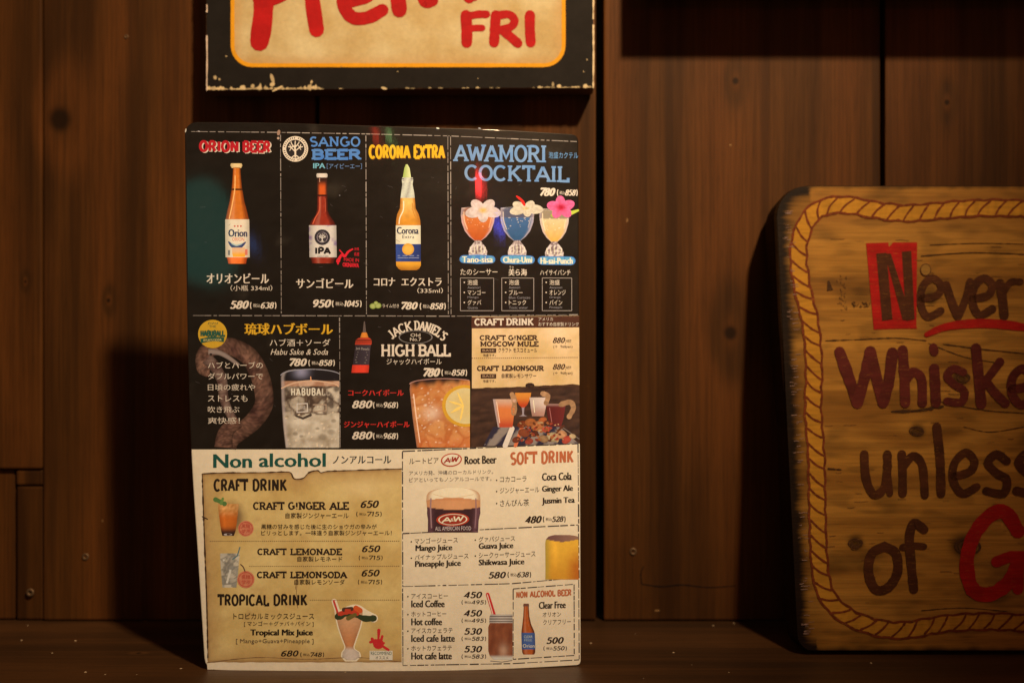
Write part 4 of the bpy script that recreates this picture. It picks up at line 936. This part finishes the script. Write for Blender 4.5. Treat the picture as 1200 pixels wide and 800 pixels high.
k = T(); k.text('ジャックハイボール', 453, 420, 517.5, 427.2, WHT, .03); rd = K(196, 42, 34); k.text('コークハイボール', 408, 456.4, 473, 463.6, rd, .035); k.text('ジンジャーハイボール', 403, 493.4, 480, 501, rd, .035); k.build('caption', p6)
k = T(); k.price('780', '858', 496, 430.4, 515, 442, 517, 431.8, 547.5, 440.6, WHT); k.price('880', '968', 413.5, 468.4, 436, 478.8, 436.8, 470, 466.6, 478.4, WHT); k.price('880', '968', 413.5, 504.8, 436, 515.2, 436.8, 506.2, 466.6, 514.8, WHT); k.build('price', p6)

def parch(cx, edge=None, base=(206, 172, 100)):
    def f(x, y):
        c = mix(K(*base), K(190, 148, 78), .5+.95*fb(x, y, .025, cx)); c = mix(c, K(150, 104, 58), .35*sm(.15, .6, fb(x, y, .06, cx+5))); return mul(c, 1+.06*nz(x, y, .5))
    return f
p7 = panel('parchment panel with a brown heading bar and two craft drinks', (553, 371), (678.6, 370), (679, 451), (553, 455), parch(20, base=(226, 184, 132)), 5)
k = Ink(D_menu, 3); k.patch((552.5, 371.6), (678.7, 370.2), (678.9, 383.4), (552.5, 384.6), lambda x, y: mul(K(72, 38, 24), 1+.25*fb(x*.3, y, .3)), 6); k.build('heading_bar', p7)
k = Ink(D_menu, 3); k.patch((553, 455), (679, 450), (679, 452.5), (553, 456.5), K(70, 44, 28), 4, lambda x, y, u, v: (x, y+1.5*nz(x, 2, .12)*(1 if v == 0 else .3)))
k.ell(621, 451.5, 5.5, 3.2, K(50, 32, 22), 10, 1); k.ell(640, 453, 9, 1.8, K(50, 32, 22), 10, 1); k.build('burnt_edge', p7)
k = Ink(D_menu, 6); k.slab('CRAFT', 556.5, 372.8, 590, 381.6, WHT, .21, .9, .1); k.slab('DRINK', 593.5, 372.6, 625, 381.4, WHT, .21, .9, .1); k.text('アメリカ', 631, 372, 648, 375.8, WHT, .03); k.text('おすすめ自家製ドリンク', 631, 377.4, 678, 382, WHT, .03); k.build('title', p7)
DK = K(58, 34, 24)
k = T(); k.slab('CRAFT', 562.5, 392.4, 592.5, 398.8, DK, .235, .8, .13); k.slab('G!NGER', 596, 392.4, 629.5, 398.8, DK, .235, .8, .13); k.slab('MOSCOW', 563, 399.6, 603, 406, DK, .235, .8, .13); k.slab('MULE', 606.5, 399.6, 631, 406, DK, .235, .8, .13)
k.slab('CRAFT', 559.5, 428.2, 584.5, 434.6, DK, .235, .8, .13); k.slab('LEMONSOUR', 588.5, 428, 637, 434.4, DK, .235, .8, .13)
k.text('クラフト モスコミュール', 584, 407.4, 629.5, 412.6, DK, .03); k.text('自家製レモンサワー', 588, 437.4, 628.5, 442.6, DK, .03); k.text('泡盛です。', 566, 414.4, 581, 417.6, DK, .03); k.text('泡盛です。', 566, 444.6, 581, 447.8, DK, .03)
for yb in (408, 438):
    k.rect(563.5, yb, 581.5, yb+5, DK); k.L += .00003; k.text('BASE', 565.5, yb+1.2, 579.5, yb+3.8, K(180, 140, 96), .03); k.L -= .00003
k.build('caption', p7)
k = T()
for y in (394.8, 425.8):
    k.inp = True; k.slab('880', 648.5, y, 662, y+7.4, DK, .2, .45, 0, 0, .24); k.text('yen', 662.5, y+3, 669, y+8, DK, .02, 0, .2); k.text('(＋  968yen)', 648.5, y+9.4, 671, y+13.6, DK, .02); k.inp = False; k.mark()
k.build('price', p7); dots(p7, 553, 419.6, 678, 418.6, K(120, 84, 56))

p8 = panel('photo panel of four drinks around a tray of fried food', (552, 456.6), (679, 452.4), (679.3, 519.5), (552, 524), lambda x, y: mul(mix(K(40, 26, 20), K(78, 50, 34), .5+1.1*fb(x*.25, y, .22, 3)), 1.0), 3)
k = P_()
k.patch((578, 500), (655, 499), (678, 519.4), (566, 522.6), lambda x, y: mix(K(44, 38, 48), K(136, 116, 98), sm(-.1, .1, math.sin((x+y*.8)*.28))), 3)
k.rib([(568, 521), (592, 497)], 1, K(120, 100, 84)); k.rib([(654, 497), (678.6, 514)], 1, K(120, 100, 84)); k.rib([(604, 522), (612, 500)], 4, K(206, 104, 60)); k.rib([(592, 522), (600, 502)], 6, K(214, 190, 170))
k.rows([(460, 603.5, 622.5), (466, 604.5, 621.5), (474, 608, 618), (477.5, 611.5, 614.5), (486, 612.2, 613.8), (487.5, 608, 618)], lambda u, y, x: mix(K(206, 124, 44), K(176, 60, 26), sm(462, 476, y)) if y < 477 else K(150, 130, 124), 10)
k.rows([(465.5, 620.5, 641), (478, 622, 639.5), (487.5, 623.5, 637.5)], lambda u, y, x: mul(mix(K(206, 176, 150), K(170, 120, 96), sm(470, 486, y)), .8+.25*u), 10)
k.rows([(467.5, 577.5, 604.5), (470, 578, 604.2), (485, 580.5, 602.5), (500.5, 583.5, 600.5)], lambda u, y, x: mix(mix(K(196, 150, 116), K(206, 110, 52), sm(468, 480, y)), K(178, 66, 36), sm(486, 500, y)) if u > .08 else K(170, 140, 124), 14)
k.rows([(473, 639.5, 663), (476, 640, 662.6), (490, 642, 660.5), (499.5, 645, 657.5)], lambda u, y, x: mix(K(150, 110, 94), mul(K(92, 30, 26), .8+.5*u), sm(473, 477, y)), 12)
for P in ([(600, 462), (603, 470), (602, 484)], [(636, 461), (642, 464), (640, 472)], [(657, 474), (668, 471), (672, 478), (667, 488)]): k.rib(smooth_path(P), 6, lambda x, y: mul(K(158, 114, 74), 1+.6*nz(x, y, .4)), wob=.4, sub=3)
for (x, y, r, c) in ((612, 497, 6, (120, 50, 24)), (622, 495, 7, (168, 92, 44)), (630, 499, 8, (178, 104, 56)), (614, 507, 7, (132, 64, 36)), (636, 492, 5, (176, 90, 44)), (626, 508, 5, (84, 40, 26)), (640, 503, 5, (196, 80, 54)), (648, 512, 8, (178, 150, 104)), (658, 509, 7, (190, 130, 84)), (664, 515, 6, (180, 70, 50)), (637, 514, 6, (150, 110, 70)), (605, 515, 5, (110, 50, 30)), (620, 517, 5, (150, 60, 40)), (671, 511, 4, (196, 160, 110))):
    k.ell(x, y, r, r*.72, lambda X_, Y_, q, c=c: mul(K(*c), 1.15-.5*q+.4*nz(X_, Y_, .3)), 14, 2, random.uniform(-.6, .6))
for i in range(70):
    x = random.uniform(604, 660); y = random.uniform(494, 517); r0 = random.uniform(1, 2.6); k.ell(x, y, r0, r0*.6, mul(K(*random.choice(((120, 60, 30), (160, 90, 46), (90, 44, 26), (186, 140, 90), (150, 56, 36)))), random.uniform(.6, 1.1)), 7, 1, random.uniform(-1, 1))
k.rib([(582, 471), (585.5, 495)], 1, K(230, 190, 150)); k.rib([(625, 469), (626.5, 483)], 1, K(230, 214, 196)); k.rib([(644, 478), (646.5, 494)], .9, K(160, 90, 76))
k.build('food_picture', p8, None, 'tray of brown fried snacks with tall drinks behind')

# --- lower half: cream paper
p9 = panel('left lower panel of cream paper with the torn parchment price list', (227, 529), (469.5, 529), (470.5, 784), (243, 784), creamcol)
k = Ink(D_menu, 3)
tops = smooth_path([(236.6, 555), (255, 554), (280, 553.6), (310, 553.4), (334, 552.6), (341, 554), (343.6, 560), (349, 561.2), (356, 559.6), (362, 553.4), (372, 551), (376, 553.6), (384, 552), (410, 551), (440, 550), (470.4, 549)], 4)
tf = [(a, b) for a, b in tops]
pc_ = parch(40, base=(216, 180, 108))
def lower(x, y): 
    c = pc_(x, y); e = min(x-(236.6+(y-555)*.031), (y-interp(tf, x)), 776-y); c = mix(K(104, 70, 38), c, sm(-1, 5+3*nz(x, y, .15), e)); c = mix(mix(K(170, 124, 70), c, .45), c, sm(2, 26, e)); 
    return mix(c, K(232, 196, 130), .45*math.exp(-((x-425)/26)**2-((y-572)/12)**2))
NX, NY = 60, 60
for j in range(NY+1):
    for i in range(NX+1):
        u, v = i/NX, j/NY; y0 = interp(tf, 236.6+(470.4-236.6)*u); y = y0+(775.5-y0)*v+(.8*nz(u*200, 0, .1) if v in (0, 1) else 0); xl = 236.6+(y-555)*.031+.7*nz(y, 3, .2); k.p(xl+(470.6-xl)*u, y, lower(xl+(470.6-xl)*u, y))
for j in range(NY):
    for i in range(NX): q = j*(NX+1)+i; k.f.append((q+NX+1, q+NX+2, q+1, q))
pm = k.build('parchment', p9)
k = P_(); k.rib(tops, 1.3, K(72, 46, 26), wob=1.2, sub=3); k.rib(smooth_path([(236.8, 555), (239, 620), (242, 700), (243.5, 770)]), 1.5, K(70, 46, 26), wob=1.2, sub=3); k.rib(smooth_path([(243, 776), (300, 770), (360, 772), (420, 770), (469, 775)]), .8, K(120, 84, 50), wob=1, sub=3)
k.rib([(237, 605), (243, 608)], 1.4, K(60, 40, 24)); k.rib(smooth_path([(346, 690), (349, 672), (347, 700), (349, 712)]), .7, K(130, 94, 56)); k.build('burnt_edge', p9)
GN = K(22, 72, 56)
k = T(); k.text('Non', 250, 532, 295, 548, GN, .055, -.004); k.text('alcohol', 303.5, 531, 381.5, 547, GN, .05, -.004); k.text('ノンアルコール', 390, 534.2, 458.5, 543, K(44, 48, 44), .03, -.004)
k.slab('CRAFT', 251, 560.6, 290, 576, BLK, .175, 1, 0, 0, 0, .13); k.slab('DRINK', 296, 560.4, 336, 575.8, BLK, .175, 1, 0, 0, 0, .13); k.slab('TROPICAL', 255.5, 695.6, 314.5, 710, BLK, .175, 1, 0, 0, 0, .13); k.slab('DRINK', 320.5, 695.4, 360, 709.8, BLK, .175, 1, 0, 0, 0, .13); k.build('title', p9)
k = T()
for s, x0, x1, y in (('CRAFT', 297, 333, 587.6), ('G!NGER', 338, 381, 587.5), ('ALE', 387, 408.5, 587.5), ('CRAFT', 302, 335.5, 642), ('LEMONADE', 340.5, 400.5, 642), ('CRAFT', 301.5, 335.5, 669), ('LEMONSODA', 340.5, 406, 669)):
    k.slab(s, x0, y, x1, y+(9.8 if y < 600 else 8.2), K(40, 28, 20), .215, .8, .14, 0, 0, .1)
k.text('自家製ジンジャーエール', 334.5, 600.4, 408.5, 607, BLK, .03); k.text('自家製レモネード', 348.5, 651.4, 401, 657.6, BLK, .03); k.text('自家製レモンソーダ', 345, 678.4, 404, 684.6, BLK, .03)
k.text('黒糖の甘みを感じた後に生のショウガの辛みが', 306, 613.8, 441.5, 619.6, BLK, .015); k.text('ピリっとします。一味違う自家製ジンジャーエール！', 306, 621, 459, 627, BLK, .015)
k.text('トロピカルミックスジュース', 273.5, 718, 368, 725.2, BLK, .03); k.text('[ マンゴー＋グァバ＋パイン ]', 286, 727.4, 367.5, 733.8, K(70, 54, 36), .01)
k.text('Tropical Mix Juice', 293.5, 737, 366.5, 746, BLK, .055); k.text('[ Mango+Guava+Pineapple ]', 276.5, 748, 367.5, 754.4, K(104, 82, 54), 0)
k.build('caption', p9)
k = T(); DB = K(44, 30, 20)
k.price('650', '715', 423, 585.4, 443.6, 595.4, 417, 598.4, 447.5, 605.2, DB); k.price('650', '715', 424.5, 638, 445.4, 647.2, 420, 649.8, 448.6, 656.2, DB); k.price('650', '715', 424, 666.4, 444.6, 675.6, 419, 678.2, 448, 684.6, DB); k.price('680', '748', 329.5, 761, 349.6, 769.2, 351.5, 763.2, 380, 769.6, DB)
k.build('price', p9)
dots(p9, 246, 633.8, 469, 633.6, K(110, 80, 48)); dots(p9, 292, 663.2, 469, 663, K(110, 80, 48)); dots(p9, 363, 702.8, 469, 702.6, K(110, 80, 48))
k = P_()
def sh(x, y, q): return mix(K(120, 88, 54), lower(x, y), sm(.3, 1, q))
k.ell(272, 606, 19, 23, sh, 24, 4); k.k += 1
k.rows([(590, 255.5, 279.6), (592, 255.2, 279.8), (610, 257.4, 277.6), (622, 259, 276), (627.5, 260.5, 274)], lambda u, y, x: mul(mix(mix(mix(K(182, 120, 56), K(226, 160, 90), .5+nz(x, y, .3)), K(196, 98, 30), sm(594, 608, y)), K(62, 36, 26), sm(615, 624, y)), .75+.3*math.sin(u*3.14)+.25*math.exp(-((u-.25)/.1)**2)), 14)
k.ell(267, 626, 5, 1.2, K(190, 170, 150), 12, 1); k.rib(smooth_path([(252.5, 585), (257, 587), (263, 590)]), 4.5, K(84, 112, 54), wob=.6); k.rib([(261, 584), (259, 590)], 3, K(104, 130, 60), wob=.5)
k.build('glass_picture', p9, None, 'orange iced drink with mint')
def stamp(cx, cy, r):
    k = Ink(D_menu, 5); k.ell(cx, cy, r, r, lambda x, y, q: mix(K(206, 130, 86), K(196, 96, 66), .5+nz(x, y, .6)), 22, 2); k.k += 1; k.L += .00004; k.ell(cx, cy, r*.86, r*.86, K(178, 74, 50), 22, 1, 0, .92); k.text('黒糖', cx-5, cy-5.4, cx+5, cy-.4, K(176, 66, 44), .03); k.text('使用', cx-5, cy+.8, cx+5, cy+5, K(176, 66, 44), .03); return k
stamp(288, 619, 9.2).build('stamp', p9, None, 'round red stamp by the orange drink')
k = P_(); k.rows([(648, 258, 280.5), (651, 257.8, 280.6), (670, 259, 279), (688, 260.6, 277)], lambda u, y, x: mul(ice(x, y, .12, 6, K(146, 134, 112), K(206, 186, 150), K(128, 116, 96)), .9+.1*u), 12)
k.rib([(281, 641), (278, 651), (272.5, 655)], 1.4, K(84, 110, 104)); k.rib([(262, 656), (270, 668), (266, 682)], 2.5, K(206, 190, 160), wob=.6); k.build('glass_picture', p9, None, 'cloudy iced lemon drink')
k = stamp(288, 678.6, 10.2); k.rib(smooth_path([(282, 661), (285, 664), (287, 669)]), 1.2, K(90, 60, 44)); k.build('stamp', p9, None, 'round red stamp by the lemon drink')
k = Ink(D_menu, 4)
OUTL = K(232, 214, 180)
def trop(grow, cf):
    g = grow
    k.rows([(716-g, 393.5-g, 425+g), (722, 394-g, 424.6+g), (735, 397-g, 421.5+g), (748, 401.5-g, 417+g), (757, 405-g, 414+g), (760, 404.5-g, 414.5+g), (764, 401.5-g, 420.5+g), (769, 401-g, 421.5+g), (773+g, 406-g, 416+g)], cf, 16)
trop(1.6, OUTL); k.rib(smooth_path([(397, 721), (408, 715), (418, 713), (428, 719), (438, 724)]), 10, OUTL); k.rib([(391.5, 704), (397, 720)], 6, OUTL); k.L += .00006
trop(0, lambda u, y, x: mul(mix(mix(K(206, 150, 100), K(196, 124, 72), sm(720, 756, y)), K(206, 180, 150), sm(756, 762, y)), .8+.25*math.sin(3.14*u)+.1*nz(x, y, .4))); k.L += .00003
k.rib([(391.5, 704), (397, 720)], 3, K(200, 60, 44)); k.rib([(392.6, 703.6), (398, 719.5)], .8, OUTL)
k.rib(smooth_path([(396, 722), (410, 718), (426, 724), (438, 724)]), 7, K(52, 58, 32), wob=.7); k.rib(smooth_path([(398, 719), (408, 716), (418, 718)]), 6, K(190, 60, 36), wob=.5); k.rib([(403, 714), (412, 713)], 5, K(78, 50, 34), wob=.5); k.rib([(417, 712), (422, 715)], 7, K(206, 84, 36), wob=.4); k.rib([(408, 724), (416, 720)], 5, K(110, 90, 40), wob=.6)
k.build('glass_picture', p9, None, 'footed glass of creamy orange juice with fruit and a striped straw')
k = Ink(D_menu, 5); rh = K(196, 44, 40)
for P in ([(443, 757), (444, 738)], [(441, 757), (436, 748)], [(444, 757), (450, 753)], [(440, 750), (434, 752)], [(446, 752), (448, 745)]): k.rib(P, 3.2, rh, wob=.7)
k.ell(443.5, 754, 6.5, 6, rh, 12, 1); k.rib([(449, 757), (455, 761)], 3, rh, wob=.5); k.rect(433, 762, 460, 773, K(216, 196, 160)); k.k += 1; k.L += .00004; k.text('RECOMMEND', 434.5, 763, 459, 767, GN, .04); k.text('オススメ', 440, 768.4, 455, 772, BLK, .03)
k.build('stamp', p9, None, 'red hand print over a small cream tag')

p10 = panel('cream panel with the frosted mug and the orange soft drink heading', (473, 529.5), (677, 521.5), (678.5, 612.5), (473, 622.5), creamcol)
fr(p10, [(471.6, 528.6, 678, 519.6), (471.6, 529, 471.8, 623), (677.4, 520, 678.2, 613), (471.8, 624.8, 678, 614.6)], 1.0, True, K(60, 50, 44))
k = T(); k.text('ルートビア', 479.5, 536.6, 514, 543.6, BLK, .025, -.03); k.text('Root Beer', 544.5, 534.4, 582, 543.8, BLK, .05, -.03); OR = K(178, 92, 52); k.slab('SOFT', 598.5, 529.4, 629, 545, OR, .17, 1, 0, -.035, 0, .13); k.slab('DRINK', 634.5, 528, 672, 543.8, OR, .17, 1, 0, -.035, 0, .13); k.build('title', p10)
def logo(cx, cy, rx, ry, par, rot=-.14, lab=None):
    k = Ink(D_menu, 6); k.ell(cx, cy, rx, ry, K(176, 54, 28), 28, 1, rot); k.k += 1; k.L += .00003; k.ell(cx, cy, rx*.88, ry*.84, K(222, 200, 176), 28, 1, rot); k.k += 1; k.L += .00003; k.ell(cx, cy, rx*.80, ry*.74, K(150, 46, 28) if rx > 14 else K(222, 200, 176), 28, 1, rot); k.k += 1; k.L += .00003
    c = K(226, 206, 184) if rx > 14 else K(150, 40, 24); h = ry*.42
    k.slab('A', cx-rx*.62, cy-h+.6, cx-rx*.1, cy+h+.8, c, .24, .8, .1, -.1, .2); k.text('&', cx-rx*.14, cy-h*.5, cx+rx*.06, cy+h*.7, c, .03); k.slab('W', cx+rx*.02, cy-h-.6, cx+rx*.64, cy+h, c, .24, .8, .1, -.1, .2); return k.build('logo', par, None, lab)
logo(529, 538.6, 12.4, 7.8, p10, -.12, 'small oval root beer logo in the heading')
k = T(); G2 = K(92, 78, 66); k.text('アメリカ発、沖縄のローカルドリンク。', 479.5, 551.6, 578, 556.8, G2, 0, -.018); k.text('ビアといってもノンアルコールです。', 479.5, 559.6, 576, 564.8, G2, 0, -.018)
for s, x1, y, h in (('コカコーラ', 617, 558.2, 6.6), ('ジンジャーエール', 632, 571.4, 6.8), ('さんぴん茶', 620, 585.4, 8)): k.ell(582, y+4.2, .9, .9, BLK, 8, 1); k.text(s, 586, y, x1, y+h, BLK, .025, -.03)
for s, x1, y in (('Coca Cola', 670, 554), ('Ginger Ale', 671.5, 569), ('Jusmin Tea', 673.5, 583)): k.text(s, 635.2, y, x1, y+9, BLK, .05, -.03)
k.build('caption', p10); k = T(); k.price('480', '528', 616.5, 603.8, 634.4, 613.6, 636, 604.4, 663, 612.4, DB, -.03); k.build('price', p10)
k = P_()
def mug(u, y, x):
    if y < 583+3*math.sin(u*3.14)*-1+3: return mix(K(190, 140, 96), K(232, 206, 160), sm(0, .12, u)*sm(0, .12, 1-u))
    if y < 594+3*math.sin(u*3.14): return mul(mix(K(190, 116, 68), K(206, 140, 88), sm(582, 588, y)), .85+.2*math.sin(3.14*u))
    c = mix(K(60, 34, 34), K(110, 70, 72), .5*math.exp(-((u-.05)/.06)**2)+.8*math.exp(-((u-.95)/.06)**2)); return mul(c, 1+.15*nz(x, y, .3))
k.rows([(571.5, 520, 545), (573, 510, 554), (576, 502.5, 560), (580, 500, 562.6), (586, 499.6, 563), (597, 500.6, 562.8), (601, 500.4, 563), (609, 501.5, 561), (623.6, 501.4, 560.2)], mug, 34, 1)
k.rib(smooth_path([(505, 584), (504.6, 596), (505.6, 618)]), 1.6, K(150, 112, 104)); k.rib(smooth_path([(557.6, 584), (557.8, 600), (556.6, 618)]), 1.3, K(140, 100, 96)); k.rib(smooth_path([(508, 579), (530, 583), (555, 579)]), .8, K(214, 178, 130))
k.text('ALL AMERICAN FOOD', 510, 616.6, 552, 621.4, K(206, 180, 160), .04, -.01); k.build('mug_picture', p10, None, 'glass mug of dark root beer with foam')
logo(530.6, 608.4, 19.4, 7.8, p10, -.03, 'oval root beer logo on the mug')

p11 = panel('cream panel listing the fruit juices beside a glass of orange juice', (473, 626.5), (677.5, 616.6), (679, 677), (473, 685), creamcol)
fr(p11, [(471.8, 625, 472, 687), (677.8, 615, 678.6, 677), (472, 686.8, 600, 683.4), (600, 683.4, 678, 676.4)], .9, True, K(60, 50, 44))
k = T()
for s, x0, x1, y, h, j in (('マンゴージュース', 486, 536.5, 630.4, 6.4, 1), ('パイナップルジュース', 486, 549, 649.6, 6.4, 1), ('グァバジュース', 561, 603.5, 628.4, 6.4, 1), ('シークヮーサージュース', 561, 627.5, 647, 7, 1)): k.ell(x0-4, y+4, .9, .9, BLK, 8, 1); k.text(s, x0, y, x1, y+h, BLK, .025, -.03)
for s, x0, x1, y in (('Mango Juice', 487, 530, 638.4), ('Pineapple Juice', 486.5, 540, 657), ('Guava Juice', 561, 601.5, 636), ('Shikwasa Juice', 561, 614.5, 655.2)): k.text(s, x0, y, x1, y+9, BLK, .05, -.025)
k.build('caption', p11); k = T(); k.price('580', '638', 573, 669.2, 592.6, 678, 594.5, 669.4, 622.6, 677, DB, -.02); k.build('price', p11)
k = P_(); k.rows([(626.5, 650, 668), (628, 643, 677.6), (632, 639.6, 677.8), (636, 639, 677.9), (660, 639.2, 678), (674, 639.2, 678.2), (678.6, 639, 678.3)], lambda u, y, x: mix(K(110, 70, 62), K(200, 150, 100), .3*u) if y < 633+1.6*math.cos((u-.5)*5) else mul(mix(mix(K(176, 140, 50), mix(K(226, 164, 50), K(206, 140, 40), sm(640, 676, y)), sm(0, .22, u)), K(178, 88, 26), sm(.5, 1, u)*sm(634, 668, y)*.9+.12*nz(x, y, .2)), 1+.18*math.exp(-((u-.3)/.08)**2)*(1-sm(650, 676, y))), 22, 1); k.build('glass_picture', p11, None, 'glass of orange juice cut by the panel edge')

p12 = panel('cream panel listing the coffees beside a jar of iced coffee', (473, 688.5), (600, 685), (600.5, 775.5), (473, 778), creamcol)
fr(p12, [(471.8, 689, 472.2, 779), (472, 779.3, 601, 777), (601, 777, 678.6, 772.6), (678.2, 679, 678.8, 772)], .9, True, K(60, 50, 44))
k = T()
for s, e, x1, x2, y in (('アイスコーヒー', 'Iced Coffee', 525, 521, 695.2), ('ホットコーヒー', 'Hot coffee', 523, 518, 716.2), ('アイスカフェラテ', 'Iced cafe latte', 530.5, 533, 735.6), ('ホットカフェラテ', 'Hot cafe latte', 529.5, 529.5, 756.2)):
    k.ell(478, y+3.4, .9, .9, BLK, 8, 1); k.text(s, 482, y, x1, y+6, BLK, .025, -.01); k.text(e, 482, y+7.8, x2, y+16, BLK, .05, -.005)
k.build('caption', p12); k = T()
for a, b, y in (('450', '495', 692.2), ('450', '495', 713.6), ('530', '583', 734.8), ('530', '583', 755.6)): k.price(a, b, 544.5, y, 564.8, y+8.8, 540.5, y+10, 570, y+15.8, DB)
k.build('price', p12); k = P_()
k.rib([(571.4, 696), (579.6, 722)], 4.2, K(196, 42, 40)); k.rib([(571, 696.4), (578.4, 722)], 1, K(226, 200, 180))
k.rows([(719.5, 575, 600.5), (722, 573.6, 600.6), (729.5, 573.4, 600.7)], lambda u, y, x: mul(mix(K(206, 186, 160), K(92, 74, 62), .5+.5*math.sin(y*2.1)), .75+.3*math.sin(u*3)), 12, .6)
k.rows([(729.5, 574, 600.7), (734, 572.2, 600.7), (762, 572.2, 600.7), (768, 574, 600.7), (772.5, 579, 600.6)], lambda u, y, x: mix(mix(mul(mix(K(150, 84, 50), K(104, 50, 30), .5+.8*fb(x*2, y*.6, .1, 3)), 1), K(206, 160, 120), .7*math.exp(-((x-590)/5)**2-((y-762)/8)**2)), K(206, 190, 170), sm(766, 771, y)), 16, 1)
k.rib([(575, 774), (588, 775.2), (600, 773.4)], .8, K(110, 96, 84)); k.build('jar_picture', p12, None, 'handled jar of iced coffee with a red striped straw')

p13 = panel('small framed cream panel with the alcohol free bottle', (602, 690.4), (672, 684.8), (672.6, 767), (602, 771.4), creamcol)
fr(p13, [(601.4, 689.6, 672.6, 684.2), (601.4, 690, 601.4, 772), (672.8, 684.4, 673, 767), (601.4, 772, 673, 767.4)], .9, True, K(60, 50, 44))
k = T(); k.slab('NON ALCOHOL BEER', 605, 692.6, 669.5, 700.6, OR, .19, 1, 0, -.045, 0, .13); k.build('title', p13)
k = T(); k.text('Clear Free', 631.5, 704.8, 663, 713, BLK, .05, -.03); k.text('オリオン', 636, 717, 657.5, 722.6, BLK, .025, -.03); k.text('クリアフリー', 636.5, 725.8, 669, 731.8, BLK, .025, -.03); k.build('caption', p13)
k = T(); k.price('500', '550', 641, 745.6, 660.4, 754.6, 636.5, 756, 664.6, 762, DB, -.02); k.build('price', p13)
k = P_(); bb = glassy(K(176, 84, 34), K(84, 34, 18), .15)
k.rows([(706.8, 613.6, 619.6), (710, 613, 620.2)], K(110, 70, 50), 6); k.rows([(710, 613.8, 619.6), (722, 613.2, 620.4), (731, 612.2, 622.4), (739, 611.2, 626), (745, 611, 627)], bb, 10); k.rows([(757, 611.6, 627.4), (764, 612, 627.2), (766.4, 613.5, 626)], bb, 8)
k.rows([(741, 611, 626.8), (751, 611.2, 627.2), (760.5, 611.6, 627.4)], paper(K(72, 92, 132)), 10); k.L += .00005; k.text('CLEAR', 614, 744, 624, 747.2, K(190, 190, 200), .02); k.text('FREE', 614.4, 748.4, 623.4, 751, K(160, 168, 190), .02); k.text('Orion', 612.6, 754.2, 626.4, 758.4, K(226, 216, 210), .05); k.build('bottle_picture', p13, None, 'small brown bottle with a blue label')

# worn spots of the laminate and glints painted in colour along its top edge
k = Ink(D_menu, 6)
for (x, y, w, h, c) in ((326.5, 155.5, 4, 7, (150, 112, 84)), (326, 162, 3, 3, (176, 140, 110)), (217.5, 153, 1.6, 5, (180, 160, 130)), (513, 150.4, 4, 1.8, (206, 196, 180)), (562, 150.4, 3.4, 1, (180, 170, 160)), (233, 154, 3, 1, (190, 170, 150)), (398, 229, 1.6, 1.6, (110, 100, 90))): k.ell(x, y, w*.5, h*.5, K(*c), 8, 1, .2)
for _ in range(60):
    x = random.uniform(228, 672); y = random.uniform(165, 518); a = random.uniform(0, 3.14); L = random.uniform(2, 9); k.rib([(x, y), (x+L*math.cos(a), y+L*math.sin(a)*.4)], .22, K(92, 80, 70), cap=False)
k.build('wear_and_glints', menu, None, 'fine scratches, worn spots and painted pale glints on the laminate')['kind'] = 'stuff'

# lamps that the laminate mirrors: each stands on the mirrored line of sight, behind the camera
for name, px, py, r, watt, col in REFL:
    e = 3.0; P0 = un(px, py, D_menu(px, py)); tx = un(px+e, py, D_menu(px+e, py))-P0; tz = un(px, py-e, D_menu(px, py-e))-P0
    n = tz.cross(tx).normalized(); d = P0.normalized()
    if n.y > 0: n = -n
    rr_ = d-2*d.dot(n)*n; lamp(name, 'POINT', P0+rr_*2.2, watt, col, shadow_soft_size=r)
